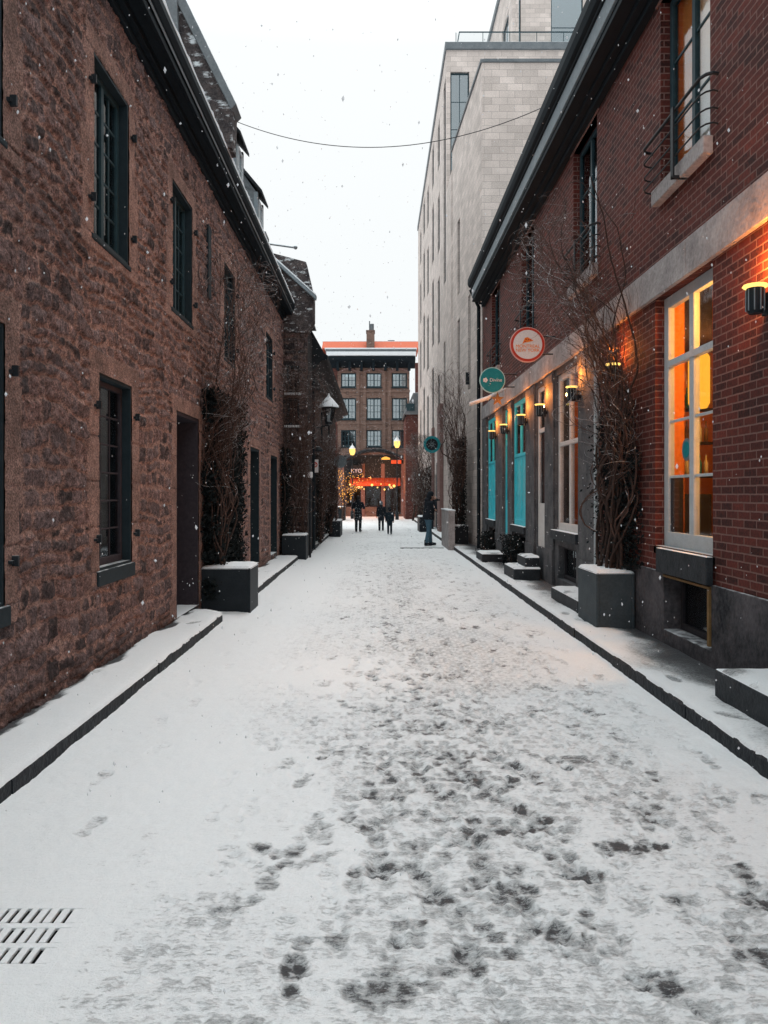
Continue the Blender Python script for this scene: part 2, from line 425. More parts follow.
def M_curtain():
    t = NT('sheer_curtain'); a = t.n('ShaderNodeBsdfDiffuse'); a.inputs[0].default_value = (.8, .8, .78, 1)
    b = t.n('ShaderNodeBsdfTranslucent'); b.inputs[0].default_value = (.8, .8, .78, 1); m = t.n('ShaderNodeMixShader'); m.inputs[0].default_value = .45
    t.l(a.outputs[0], m.inputs[1]); t.l(b.outputs[0], m.inputs[2]); t.l(m.outputs[0], t.out.inputs[0]); return t.m
M['curtain'] = M_curtain()
def M_flake():
    t = NT('snowflake'); a = t.n('ShaderNodeBsdfDiffuse'); a.inputs[0].default_value = (.9, .92, .95, 1)
    b = t.n('ShaderNodeBsdfTransparent'); c = t.n('ShaderNodeBsdfTranslucent'); c.inputs[0].default_value = (.9, .92, .95, 1)
    m0 = t.n('ShaderNodeMixShader'); m0.inputs[0].default_value = .35; t.l(a.outputs[0], m0.inputs[1]); t.l(c.outputs[0], m0.inputs[2])
    m = t.n('ShaderNodeMixShader'); m.inputs[0].default_value = .35
    t.l(m0.outputs[0], m.inputs[1]); t.l(b.outputs[0], m.inputs[2]); t.l(m.outputs[0], t.out.inputs[0]); return t.m
M['flake'] = M_flake()
def point(name, loc, energy, col=(1, .45, .12), r=.03, parent=None):
    d = bpy.data.lights.new(name, 'POINT'); d.energy = energy; d.color = col; d.shadow_soft_size = r
    o = bpy.data.objects.new(name, d); C.objects.link(o)
    if parent:
        o.parent = parent; o.location = Vector(loc) - origin_of(parent)
    else: o.location = loc
    return o

# ------------------------------------------------------------------ wall helpers
XR, XL, YF = 3.15, -2.6, 60.0
RW = lambda u, w, v: (XR + w, u, v)
LW = lambda u, w, v: (XL - w, u, v)

def wall_mb(mb, fr, u0, u1, v0, v1, ops, w0=0., w1=.35):
    us = sorted({u0, u1} | {x for o in ops for x in o[:2] if u0 < x < u1})
    vs = sorted({v0, v1} | {x for o in ops for x in o[2:4] if v0 < x < v1})
    def solid(i, j):
        if i < 0 or j < 0 or i >= len(us) - 1 or j >= len(vs) - 1: return False
        cu = (us[i] + us[i + 1]) / 2; cv = (vs[j] + vs[j + 1]) / 2
        return not any(o[0] < cu < o[1] and o[2] < cv < o[3] for o in ops)
    idx = {}; V = []; F = []
    def g(i, j, k):
        if (i, j, k) not in idx:
            idx[(i, j, k)] = len(V); V.append(fr(us[i], (w0, w1)[k], vs[j]))
        return idx[(i, j, k)]
    for i in range(len(us) - 1):
        for j in range(len(vs) - 1):
            if not solid(i, j): continue
            for k in (0, 1): F.append((g(i, j, k), g(i + 1, j, k), g(i + 1, j + 1, k), g(i, j + 1, k)))
            if not solid(i - 1, j): F.append((g(i, j, 0), g(i, j, 1), g(i, j + 1, 1), g(i, j + 1, 0)))
            if not solid(i + 1, j): F.append((g(i + 1, j, 0), g(i + 1, j, 1), g(i + 1, j + 1, 1), g(i + 1, j + 1, 0)))
            if not solid(i, j - 1): F.append((g(i, j, 0), g(i, j, 1), g(i + 1, j, 1), g(i + 1, j, 0)))
            if not solid(i, j + 1): F.append((g(i, j + 1, 0), g(i, j + 1, 1), g(i + 1, j + 1, 1), g(i + 1, j + 1, 0)))
    mb.add(V, F); return mb

def window(parent, fr, o, depth=.12, fw=.07, cols=2, rows=3, mun=.028, mat='teal_frame', glass='glass', centre=0, transom=None,
           sill=None, casing=None, label=None, bev=.004, sill_mat='dark_stone', thick=.06, sill_out=.06, front=0.0):
    u0, u1, v0, v1 = o
    c = .03 if casing else 0.003
    if casing:
        cb = MB()
        cb.fb(fr, u0 + .001, u0 + c, front - .012, depth + .06, v0, v1); cb.fb(fr, u1 - c, u1 - .001, front - .012, depth + .06, v0, v1)
        cb.fb(fr, u0 + c, u1 - c, front - .010, depth + .06, v1 - c, v1 - .001); cb.fb(fr, u0 + c, u1 - c, front - .010, depth + .06, v0 + .001, v0 + c)
    a0, a1, b0, b1 = u0 + c, u1 - c, v0 + c, v1 - c
    m = MB()
    m.fb(fr, a0, a0 + fw, depth, depth + thick, b0, b1); m.fb(fr, a1 - fw, a1, depth, depth + thick, b0, b1)
    m.fb(fr, a0 + fw, a1 - fw, depth + .001, depth + thick, b1 - fw, b1); m.fb(fr, a0 + fw, a1 - fw, depth - .012, depth + thick, b0, b0 + fw * 1.25)
    i0, i1, j0, j1 = a0 + fw, a1 - fw, b0 + fw * 1.25, b1 - fw
    cu = (i0 + i1) / 2
    if centre: m.fb(fr, cu - centre / 2, cu + centre / 2, depth + .003, depth + thick - .002, j0, j1)
    if transom:
        m.fb(fr, i0, i1, depth - .008, depth + thick - .004, transom - .035, transom + .035)
    segs = [(i0, cu - centre / 2), (cu + centre / 2, i1)] if centre else [(i0, i1)]
    nc = max(1, cols // len(segs))
    for (s0, s1) in segs:
        for k in range(1, nc):
            x = s0 + (s1 - s0) * k / nc
            m.fb(fr, x - mun / 2, x + mun / 2, depth + .018, depth + .042, j0, j1)
    zs = [(j0, transom - .035), (transom + .035, j1)] if transom else [(j0, j1)]
    z0, z1 = zs[0]
    for k in range(1, rows):
        z = z0 + (z1 - z0) * k / rows
        for (s0, s1) in segs: m.fb(fr, s0, s1, depth + .020, depth + .040, z - mun / 2, z + mun / 2)
    w = m.build('window', M[mat], parent, bevel=bev)
    if label: w['label'] = label
    MB().fb(fr, i0, i1, depth + .028, depth + .033, j0, j1).build('pane', M[glass], w)
    if casing: cb.build('casing', M[casing], w)
    if sill:
        MB().fb(fr, u0 - .06, u1 + .06, front - sill_out, depth + .02, v0 - sill, v0 + .002).build('sill', M[sill_mat], w, bevel=.012)
    return w

# ------------------------------------------------------------------ street snow
def street():
    ys = [-3.0]
    while ys[-1] < 62: ys.append(ys[-1] + max(.011, .0034 * max(ys[-1], 0)) if ys[-1] > 1.9 else ys[-1] + .05)
    ys = np.array(ys); xs = np.arange(-2.7, 2.4601, .0105)
    X, Y = np.meshgrid(xs, ys, indexing='ij')
    h = .018 * (fbm(X * 1.1, Y * 1.1, 3) - .5) + .012 * (fbm(X * 5, Y * 5, 5) - .5) + .009 * (fbm(X * 22, Y * 22, 9, 3) - .5)
    # traffic band: most worn right of the middle
    traf = np.exp(-((X - .55) / .85) ** 2) * .8 + np.exp(-((X - 1.5) / .55) ** 2) * .35
    patch = fbm(X * .9, Y * .55, 21, 4)
    wear = traf * sstep(.30, .75, patch) * .42 + .10 * traf + .05 * sstep(.45, .7, fbm(X * 1.6, Y * 1.6, 91, 4))
    wear *= np.where(Y > 22, .65, 1) * (1 - .25 * sstep(9, 20, Y))
    # stone setts under the thin snow
    gx_ = X / .105; row = np.floor(Y / .10 + .35 * (fbm(X * .8, Y * .8, 61, 2) - .5)); gy_ = Y / .10 + .35 * (fbm(X * .8, Y * .8, 61, 2) - .5)
    gx_ = gx_ + .5 * (row % 2) + .12 * (fbm(X * 3, Y * 3, 62, 2) - .5)
    cx_, cy_ = np.floor(gx_), np.floor(gy_)
    edge = np.minimum(np.minimum(gx_ - cx_, cx_ + 1 - gx_), np.minimum(gy_ - cy_, cy_ + 1 - gy_))
    sett = sstep(.02, .22, edge + .42 * (fbm(X * 26, Y * 34, 63, 4) - .5)); pr = hsh(cx_, cy_, 64)
    lane = sstep(-1.75, -.3, X) * (1 - .55 * sstep(1.75, 2.3, X))
    thin = lane * sstep(.26, .60, fbm(X * 1.5, Y * .8, 65, 5))
    thin2 = np.exp(-((X - .75) / 1.0) ** 2) * sstep(.42, .62, fbm(X * 2.2, Y * 1.7, 66, 5)) * np.where(Y < 9, 1, .75)
    wear = wear * (.45 + .75 * sett)
    wear = np.maximum(wear, thin * (.10 + .40 * sett * pr)); wear = np.maximum(wear, thin2 * (.10 + .76 * sett * pr ** 1.5))
    h += .006 * sett * thin
    SETT, PR = sett, pr
    rg = np.random.default_rng(5)
    def stamp(cx, cy, ang, L, W, s, depth):
        r = L * .75
        i0, i1 = np.searchsorted(xs, [cx - r, cx + r]); j0, j1 = np.searchsorted(ys, [cy - r, cy + r])
        if i1 - i0 < 2 or j1 - j0 < 2: return
        x = X[i0:i1, j0:j1] - cx; y = Y[i0:i1, j0:j1] - cy
        a = x * math.cos(ang) + y * math.sin(ang); b = -x * math.sin(ang) + y * math.cos(ang)
        a = a + .05 * (fbm(X[i0:i1, j0:j1] * 22, Y[i0:i1, j0:j1] * 22, 31, 3) - .5); b = b + .07 * (fbm(X[i0:i1, j0:j1] * 16, Y[i0:i1, j0:j1] * 16, 32, 3) - .5)
        toe = ((b - L * .16) / (L * .33)) ** 2 + (a / (W * .5)) ** 2
        heel = ((b + L * .33) / (L * .19)) ** 2 + (a / (W * .40)) ** 2
        e = np.minimum(toe, heel)
        m = 1 - sstep(.35, 1.25, e)
        rim = np.exp(-((e - 1.25) / .22) ** 2)
        # sole lugs
        lug = .5 + .5 * np.sin(b / .011 + 2 * np.sin(a / .02))
        h[i0:i1, j0:j1] += -depth * m * (.7 + .3 * lug) + .0025 * rim
        sel = m * (s + .22 * s * (lug - .5)) * (-.15 + 2.1 * fbm(X[i0:i1, j0:j1] * 10, Y[i0:i1, j0:j1] * 18, 77, 3)) * (.6 + .5 * SETT[i0:i1, j0:j1])
        wear[i0:i1, j0:j1] = np.maximum(wear[i0:i1, j0:j1], wear[i0:i1, j0:j1] * .5 + sel)
    # tracks of walkers
    for k in range(58):
        x = rg.normal(.55, .85); x = min(max(x, -1.6), 2.1)
        y = rg.uniform(1.9, 3.0); dirn = rg.choice([-1, 1]); side = 1; dx = rg.normal(0, .025)
        s = rg.uniform(.22, .62) * (.5 if x < -.5 else 1)
        if x < -.9 and rg.random() < .45: continue
        st = rg.uniform(.55, .75)
        ymax = rg.uniform(8, 50)
        while y < ymax:
            x += dx * st; y += st * rg.uniform(.8, 1.2); side = -side
            if -1.9 < x < 2.25:
                stamp(x + side * .085 + rg.normal(0, .02), y, -.12 * side * dirn + rg.normal(0, .12) + (0 if dirn > 0 else PI), rg.uniform(.25, .31), rg.uniform(.095, .115), s * rg.uniform(.4, 1.3) * .85, .009)
    for k in range(260):
        x = rg.normal(.8, .7); y = 2.0 + rg.gamma(2.0, 3.2)
        if not -1.0 < x < 2.25: continue
        stamp(x, y, rg.uniform(-.9, .9), rg.uniform(.22, .3), rg.uniform(.09, .12), rg.uniform(.2, .8), .009)
    # a few deep bare scuffs near the camera, right half
    for (cx, cy, r, s) in ((.50, 2.95, .11, .75), (1.52, 2.9, .15, .8), (1.25, 3.85, .13, .95), (.83, 4.05, .1, .9), (.05, 3.6, .09, .8), (.02, 2.72, .14, .7),
                           (.62, 3.4, .11, .75), (.95, 3.55, .1, .85), (1.7, 3.35, .13, .9), (.4, 3.9, .1, .6), (1.0, 2.78, .1, .8), (1.35, 5.1, .12, .7), (.85, 5.9, .12, .7), (.3, 5.2, .1, .6), (1.75, 2.5, .15, .6)):
        d = np.sqrt((X - cx) ** 2 / 1.7 + (Y - cy) ** 2 / .7) / r + 1.1 * (fbm(X * 11, Y * 14, 55, 4) - .5) * 2
        m = 1 - sstep(.3, 1.1, d); wear[:] = np.maximum(wear, m * s * 1.2 * (.5 + .55 * SETT)); h[:] -= .010 * m
    # drifts to the kerbs
    h += .008 * sstep(2.1, 2.4, X) + .025 * sstep(-1.75, -2.15, X)
    kb = (fbm(Y * 3, Y * 0, 41, 4) - .5)
    h += .012 * kb * (sstep(2.2, 2.4, X) + sstep(-1.9, -2.1, X))
    wear *= 1 - .9 * sstep(2.15, 2.36, X)
    wear *= 1.14 - .26 * sstep(4.0, 7.0, Y)
    # clear the drain
    gx = (X > -1.86) & (X < -1.235) & (Y > 2.80) & (Y < 3.30)
    h = np.where(gx, -.05, h); wear = np.where((X < -1.1) & (Y < 3.6), wear * .3, wear)
    near = np.exp(-((np.maximum(np.abs(X + 1.55) - .32, 0)) ** 2 + np.maximum(np.abs(Y - 3.05) - .25, 0) ** 2) / .02)
    h = np.where(gx, h, h * (1 - near) + .010 * near)
    P = np.stack([X, Y, h], -1)
    o = grid_obj('street', P, M['snow'], attrs={'wear': wear})
    tag(o, kind='structure')
street()
g = MB().box(-300, 300, -300, 300, -.5, -.12).build('ground', M['clean_snow']); tag(g, kind='structure')

# sidewalks (slab + snow sheet) and kerbs
def sidewalk(x_in, x_out, y0, y1, seed, wallstrip=.1, round_end=False):
    sgn = 1 if x_in > x_out else -1          # towards the wall is +sgn from x_out
    ys = [y0]
    while ys[-1] < y1: ys.append(ys[-1] + max(.02, .004 * max(ys[-1], 0)))
    ys[-1] = y1; ys = np.array(ys)
    n = int(abs(x_in - x_out) / .016) + 1
    t = np.linspace(0, 1, n)
    T, Y = np.meshgrid(t, ys, indexing='ij')
    ed = (fbm(Y * 5, Y * 0 + seed, seed, 5) - .5) * .02
    xo = x_out + sgn * (.006 + np.abs(ed))
    if round_end: xo = xo + sgn * .5 * sstep(y1 - .45, y1, Y) ** 2 * abs(x_in - x_out)
    X = xo + (x_in - xo) * T
    d_out = np.abs(X - xo); d_in = np.abs(X - x_in)
    end = np.minimum(np.abs(Y - y1), np.abs(Y - y0) + .2)
    z = .121 + .028 * (1 - np.exp(-np.minimum(d_out, end) / .025)) + .012 * (fbm(X * 6, Y * 6, seed + 3) - .5) + .005 * (fbm(X * 25, Y * 25, seed + 4, 2) - .5)
    z = np.where(T < .004, .112, z)
    wn = fbm(X * 4, Y * 2.5, seed + 8, 4)
    strip = wallstrip * (.4 + 1.3 * fbm(Y * .8, Y * 0, seed + 9, 3))
    wear = 1.25 * (1 - sstep(strip * .15, strip * 1.5, d_in + .35 * (wn - .5)))
    z -= .02 * np.clip(wear, 0, 1)
    rg = np.random.default_rng(seed)
    for k in range(int((y1 - y0) * (2.2 if x_in > 0 else .3))):
        cx = x_out + sgn * rg.uniform(.15, abs(x_in - x_out) * .75); cy = rg.uniform(y0, y1); a = rg.normal(0, .4)
        xx = (X - cx) * math.cos(a) + (Y - cy) * math.sin(a); yy = -(X - cx) * math.sin(a) + (Y - cy) * math.cos(a)
        m = 1 - sstep(.6, 1.1, (xx / .055) ** 2 + (yy / .14) ** 2)
        wear = np.maximum(wear, m * rg.uniform(.3, .8)); z -= .012 * m
    P = np.stack([X, Y, z], -1)
    o = grid_obj('sidewalk_snow', P, M['snow'], attrs={'wear': wear}, flip=(sgn < 0))
    tag(o, kind='structure')
    s = MB().box(min(x_in, x_out + sgn * .3), max(x_in, x_out + sgn * .3), y0, y1 - (.25 if round_end else 0), -.1, .11).build('sidewalk', M['dark_stone']); tag(s, kind='structure')
    kb = MB(); y = y0; rk = random.Random(seed)
    while y < y1 - .05:
        l = rk.uniform(1.1, 2.0); y2 = min(y + l, y1)
        jx = rk.uniform(-.008, .008); jz = rk.uniform(-.006, .006)
        last = round_end and y2 >= y1 - .01
        xa, xb = x_out + jx, x_out + sgn * .3
        # rough cut stone: several cross sections
        m = max(2, int((y2 - y) / .12)); pts = []
        for i in range(m + 1):
            yy = y + .006 + (y2 - y - .012) * i / m
            q = [rk.uniform(-.003, .003) for _ in range(3)]
            e = (sgn * .28 * max(0, (yy - (y1 - .4)) / .4) ** 2) if last else 0
            pts.append([(xa + e + q[0], yy, -.1), (xa + e + sgn * .004 + q[1], yy, .10 + jz), (xa + e + sgn * .022, yy, .118 + jz + q[2] * .4), (xb, yy, .118), (xb, yy, -.1)])
        vs = [p for r_ in pts for p in r_]; fs = []
        for i in range(m):
            for k in range(5):
                fs.append((i * 5 + k, i * 5 + (k + 1) % 5, (i + 1) * 5 + (k + 1) % 5, (i + 1) * 5 + k))
        fs.append((0, 1, 2, 3, 4)); fs.append(tuple(m * 5 + k for k in (4, 3, 2, 1, 0)))
        kb.add(vs, fs); y = y2
    k = kb.build('kerb', M['kerb']); tag(k, kind='structure')
sidewalk(3.13, 2.385, -3, 53, 101, .42)
sidewalk(-2.62, -2.09, -3, 10.85, 202, .06, True)
sidewalk(-2.62, -2.07, 13.0, 20.3, 303, .07)
sidewalk(-2.45, -1.95, 23.0, 39.5, 404, .08)

# ------------------------------------------------------------------ drain grate
gr = thing('drain_grate', 'square iron drain grate with three rows of slots half buried in the street snow', 'drain', (-1.55, 3.05, 0))
slots = []
for (ya, yb, xs_) in ((3.137, 3.245, [-1.28 - .0435 * k for k in range(13)]), (2.998, 3.10, [-1.279 - .0445 * k for k in range(12)]), (2.866, 2.965, [-1.28 - .0435 * k for k in range(12)])):
    for x in xs_: slots.append((x, ya, yb))
def plate(mb, z0, z1, jit):
    # bars between slots, row by row
    rows = [(3.137, 3.245), (2.998, 3.10), (2.866, 2.965)]
    yedges = [3.36, 3.245, 3.137, 3.10, 2.998, 2.965, 2.866, 2.74]
    for a, b in ((0, 1), (2, 3), (4, 5), (6, 7)): mb.box(-1.92, -1.19, yedges[b], yedges[a], z0, z1)
    rr = random.Random(3)
    for ya, yb in rows:
        xs_ = sorted(x for x, y, _ in slots if y == ya)
        x = -1.92
        for s_ in xs_:
            w0 = s_ - .0095 + (rr.uniform(-.001, .006) if jit else 0); w1 = s_ + .0095 - (rr.uniform(-.001, .004) if jit else 0)
            mb.box(x, w0, ya, yb, z0 - .0, z1 + (rr.uniform(-.001, .002) if jit else 0)); x = w1
        mb.box(x, -1.19, ya, yb, z0, z1)
m = MB(); plate(m, -.03, -.004, False); m.build('grate', M['grate'], gr)
m = MB(); plate(m, -.003, .0105, True); m.build('snow_cover', M['snow'], gr, bevel=.004)
MB().box(-1.9, -1.2, 2.76, 3.34, -.118, -.06).build('pit', M['grate'], gr)

# ------------------------------------------------------------------ left stone building
def rubble(U, V, seed, hmin=.075, hmax=.19, wmin=.10, wmax=.36):
    rg = np.random.default_rng(seed)
    u = U + .14 * (fbm(U * 2.6, V * 2.6, seed + 1, 3) - .5) + .06 * (fbm(U * 11, V * 11, seed + 2, 4) - .5)
    v = V + .20 * (fbm(U * 1.3, V * 1.3, seed + 3, 3) - .5) + .065 * (fbm(U * 9, V * 10, seed + 4, 4) - .5)
    ed = [-1.0]
    while ed[-1] < V.max() + 1: ed.append(ed[-1] + rg.uniform(hmin, hmax))
    ed = np.array(ed); k = np.searchsorted(ed, v) - 1
    ins = np.zeros_like(U); d = np.zeros_like(U); st = np.zeros_like(U); tilt = np.zeros_like(U)
    for c in range(len(ed) - 1):
        m = k == c
        if not m.any(): continue
        ue = [U.min() - 1]
        while ue[-1] < U.max() + 1: ue.append(ue[-1] + rg.uniform(wmin, wmax) * (.7 + (ed[c + 1] - ed[c]) * 2))
        ue = np.array(ue); q = np.searchsorted(ue, u[m]) - 1
        n = len(ue); rv = rg.random(n); ri = rg.uniform(.006, .024, n) * 1; th = rg.uniform(.25, 1, n); sl = rg.normal(0, .16, n); sy = rg.normal(0, .2, n)
        a = np.minimum(u[m] - ue[q], ue[q + 1] - u[m]) - ri[q]
        b = np.minimum(v[m] - ed[c], ed[c + 1] - v[m]) - ri[q]
        e = np.where((a < .03) & (b < .03), .03 - np.sqrt(np.clip(.03 - a, 0, None) ** 2 + np.clip(.03 - b, 0, None) ** 2), np.minimum(a, b))
        d[m] = e; st[m] = rv[q]
        tilt[m] = th[q] + sl[q] * (u[m] - (ue[q] + ue[q + 1]) / 2) / .2 + sy[q] * (v[m] - (ed[c] + ed[c + 1]) / 2) / .1
    prof = sstep(-.004, .014, d)
    mort = 1 - sstep(-.004, .007, d)
    return prof * np.clip(tilt, .1, 1.4), st, mort

L_OPS = [  # u0,u1,v0,v1
    (7.18, 8.14, 1.03, 2.88), (7.05, 8.04, 4.12, 5.80), (9.76, 10.8, 4.10, 5.74), (13.05, 14.06, 4.06, 5.68), (18.0, 19.1, 4.05, 5.55),
    (9.95, 11.2, .14, 2.83), (15.75, 16.95, .25, 2.72), (18.75, 19.95, .25, 2.70),
    (4.35, 5.36, .97, 2.93), (4.30, 5.33, 4.2, 5.85), (.6, 1.6, .97, 2.9), (.6, 1.6, 4.15, 5.85), (-2.2, -1.2, .97, 2.9), (-2.2, -1.2, 4.15, 5.85)]
def rubble_wall(name, parent, fn, u0, u1, v0, v1, ops, seed, mat, du, dv=.0155, dress=.30, disp=.03, flip=False, mult=1):
    us = [u0]
    while us[-1] < u1: us.append(us[-1] + du(us[-1]))
    us[-1] = u1; vs = list(np.arange(v0, v1, dv)) + [v1]
    us = np.array(us); vs = np.array(vs)
    for o in ops:
        for e in o[:2]: us[np.argmin(abs(us - e))] = e
        for e in o[2:4]: vs[np.argmin(abs(vs - e))] = e
    U, V = np.meshgrid(us, vs, indexing='ij')
    h, st, mo = rubble(U, V, seed)
    dr = np.zeros_like(U)
    jit = (hsh(np.floor(V / .42), np.floor(V * 0), seed) - .5) * .16
    for o in ops:
        if dress <= 0: break
        dx = np.maximum(np.maximum(o[0] - U, U - o[1]), 0); dz = np.maximum(np.maximum(o[2] - V, V - o[3]), 0)
        lim_t = np.where(V > o[3], .20, np.where(V < o[2], .13, 9))
        inside = (dx < dress * .85 + jit) & (dz < lim_t)
        fade = inside.astype(float)
        # block joints in the dressed surround
        jn = np.abs(((V - o[2]) / .42) % 1 - .5) * .42
        joint = sstep(.205, .2075, jn)
        dr = np.maximum(dr, fade * (1 - .7 * joint)); h = np.where(inside, .62 - .3 * joint + .10 * fbm(U * 14, V * 14, 6), h)
        mo = np.where(inside, 0, mo)
    h = h + (1.3 - .9 * dr) * (fbm(U * 16, V * 18, seed + 6, 5) - .5) + .3 * (fbm(U * 1.2, V * 1.2, seed + 7, 2) - .5)
    W = -disp * h
    cu = (U[:-1, :-1] + U[1:, 1:]) / 2; cv = (V[:-1, :-1] + V[1:, 1:]) / 2
    mask = np.ones(cu.shape, bool)
    for o in ops: mask &= ~((cu > o[0]) & (cu < o[1]) & (cv > o[2]) & (cv < o[3]))
    P = np.stack(fn(U, W, V), -1)
    return grid_obj(name, P, mat, parent, mask, {'stone': st, 'mort': mo, 'dress': dr}, flip)

sb = thing('stone_building', 'long brown rubble stone building with dark eave, windows and doors along the street', 'building', (-5, 9, 0))
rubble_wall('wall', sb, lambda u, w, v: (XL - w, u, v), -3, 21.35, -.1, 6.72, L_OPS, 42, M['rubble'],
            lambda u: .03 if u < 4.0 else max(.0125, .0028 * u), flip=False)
bk = MB().box(-8.3, -8.0, -3, 21.3, -.1, 6.9); bk.box(-8.0, XL - .03, -3, -2.8, -.1, 6.9); bk.box(-8.0, XL - .03, 3, 3.1, 0, 6.8)
bk.box(-8, XL - .45, -2.8, 21, 3.3, 3.5); bk.box(-8, XL - .03, -2.8, 21.3, 6.72, 6.9); bk.box(-8, XL - .04, 21.15, 21.33, -.1, 6.9)
bk.build('inner_wall', M['room_dark'], sb)
# eave: soffit, fascia boards, gutter
ev = MB()
ev.fb(LW, -3, 21.2, -.24, .02, 6.66, 6.715)
ev.fb(LW, -3, 21.15, -.279, -.24, 6.64, 6.93)
ev.fb(LW, -3, 21.1, -.05, .0, 6.50, 6.66); ev.fb(LW, -3, 21.15, -.12, -.05, 6.58, 6.66)
ev.prism([(-.28, 6.76), (-.32, 6.78), (-.355, 6.84), (-.355, 6.92), (-.28, 6.94)], lambda p, t: LW(t, p[0], p[1]), -3, 21.15)
eave = ev.build('eave', M['eave'], sb, bevel=.006)
sl = MB(); tn = math.tan(R(62))
sl.prism([(-.30, 6.945), (2.4, 6.945 + 2.8 * tn), (2.4, 6.60 + 2.8 * tn), (-.30, 6.72)], lambda p, t: LW(t, p[0], p[1]), -3, 21.3)
sl.build('roof', M['roof_metal'], sb)
sn = MB(); rs = random.Random(4); y = -3
prof = []
while y < 21.1: prof.append(y); y += .12
vs = []; fs = []
for i, yy in enumerate(prof):
    a = .012 + rs.random() * .02
    for q in ((-.35, 6.925), (-.355 - a * .3, 6.932 + a), (-.31, 6.94 + a * 1.2), (-.27, 6.99)): vs.append(LW(yy, q[0], q[1]))
for i in range(len(prof) - 1):
    for k in range(3): fs.append((i * 4 + k, i * 4 + k + 1, (i + 1) * 4 + k + 1, (i + 1) * 4 + k))
sn.add(vs, fs); sn.build('eave_snow', M['clean_snow'], sb, smooth=True)
# firewall above the roof
fwp = [(.2, 6.9), (-.42, 6.95), (-.44, 7.62), (.48, 9.42), (1.6, 11.6), (1.6, 6.9)]
U = None
fw_m = MB().prism(fwp, lambda p, t: LW(t, p[0], p[1]), 11.6, 11.95)
fw_o = fw_m.build('firewall', M['snowy_stone'], sb)
MB().prism([(-.50, 7.58), (-.42, 7.50), (.56, 9.43), (1.7, 11.66), (1.62, 11.80), (.44, 9.52)], lambda p, t: LW(t, p[0], p[1]), 11.55, 12.0).build('coping', M['roof_metal'], sb, bevel=.01)
# flashing plate and roof stack low down on the slope
MB().prism([(.36, 8.5), (.38, 9.12), (.85, 10.1), (1.0, 9.0)], lambda p, t: LW(t, p[0], p[1]), 11.50, 11.59).build('flashing', M['roof_metal'], sb)
def dormer(y, dy, zt, label=None):
    d = MB().prism([(-.20, 6.95), (-.20, zt), (.1, zt + .42), (1.2, zt + .62), (1.4, 7.2 + 1.4)], lambda p, t: LW(t, p[0], p[1]), y, y + dy).build('dormer', M['roof_metal'], sb)
    MB().prism([(-.32, zt - .04), (-.32, zt + .02), (.08, zt + .50), (1.3, zt + .72), (1.3, zt + .62), (.1, zt + .43)], lambda p, t: LW(t, p[0], p[1]), y - .08, y + dy + .08).build('roof', M['roof_dark'], d)
    window(d, LW, (y + .12, y + dy - .12, 7.05, zt - .1), depth=-.24, fw=.05, cols=2, rows=2, mat='white_frame', glass='glass_sky')
    for ya in (y - .03, y + dy - .05): MB().fb(LW, ya, ya + .08, -.23, -.15, 6.95, zt).build('corner_board', M['fascia'], d)
    return d
dormer(13.0, .72, 7.8); dormer(15.4, .72, 7.76)
m = MB().tube([LW(18.4, .3, 7.75), LW(18.4, -.62, 7.62)], .025, 8); m.ball(LW(18.4, -.66, 7.62), .05); m.build('vent_pipe', M['roof_metal'], sb)
m = MB().box(-3.35, -2.85, 19.5, 20.0, 7.2, 8.28); m.box(-3.4, -2.8, 19.45, 20.05, 8.28, 8.36); m.build('chimney', M['slate'], sb)
# windows and doors
wl = {0: 'barred small-paned ground floor window'}
for i, o in enumerate(L_OPS):
    if i in (5, 6, 7): continue
    low = o[2] < 2
    wd = window(sb, LW, o, depth=.075, fw=.055, cols=(3 if low else 4), rows=(6 if low else 5), mun=(.018 if low else .024), mat=('purple_frame' if low else 'teal_frame'), casing='casing',
           centre=(0 if low else .07), sill=(.14 if low else .05), sill_out=(.04 if low else .03), sill_mat='casing')
    m = MB()
    for uu in (o[0] - .09, o[1] + .09):
        for vv in (o[2] + .3, o[3] - .32):
            h = MB().fb(LW, uu - .045, uu + .045, -.05, -.01, vv - .012, vv + .012)
            h.fb(LW, uu - .012, uu + .012, -.075, -.03, vv - .03, vv + .045)
            h.build('shutter_hinge', M['iron'], wd)
def door(parent, fr, o, depth, mat='dark_door', frame='casing', pane=False, front=0.0):
    u0, u1, v0, v1 = o
    c = MB(); t = .05
    c.fb(fr, u0 + .001, u0 + t, front - .012, depth + .08, v0, v1); c.fb(fr, u1 - t, u1 - .001, front - .012, depth + .08, v0, v1); c.fb(fr, u0 + t, u1 - t, front - .01, depth + .08, v1 - t, v1 - .001)
    d = MB(); d.fb(fr, u0 + t, u1 - t, depth, depth + .05, v0 + .01, v1 - t)
    cu = (u0 + u1) / 2; W = (u1 - u0 - 2 * t)
    for a, b in ((u0 + t + .08, cu - .04), (cu + .04, u1 - t - .08)):
        for z0, z1 in ((v0 + .15, v0 + .75), (v0 + .9, v0 + 1.35), (v0 + 1.45, v1 - t - .12)):
            if z1 > z0 + .1: d.fb(fr, a, b, depth - .018, depth, z0, z1)
    MB().fb(fr, u0, u1, front - .02, depth + .12, v0 - .16, v0 + .012).build('threshold', M['dark_stone'], parent, bevel=.01)
    dd = d.build('door', M[mat], parent, bevel=.008)
    c.build('door_frame', M[frame], dd)
    MB().ball(fr(u0 + t + .1, depth - .06, v0 + 1.02), .03).tube([fr(u0 + t + .1, depth - .06, v0 + 1.02), fr(u0 + t + .1, depth + .01, v0 + 1.02)], .012, 6).build('handle', M['iron'], dd)
    return dd
door(sb, LW, L_OPS[5], .42, 'dark_door', 'purple_frame')
door(sb, LW, L_OPS[6], .35); door(sb, LW, L_OPS[7], .35)
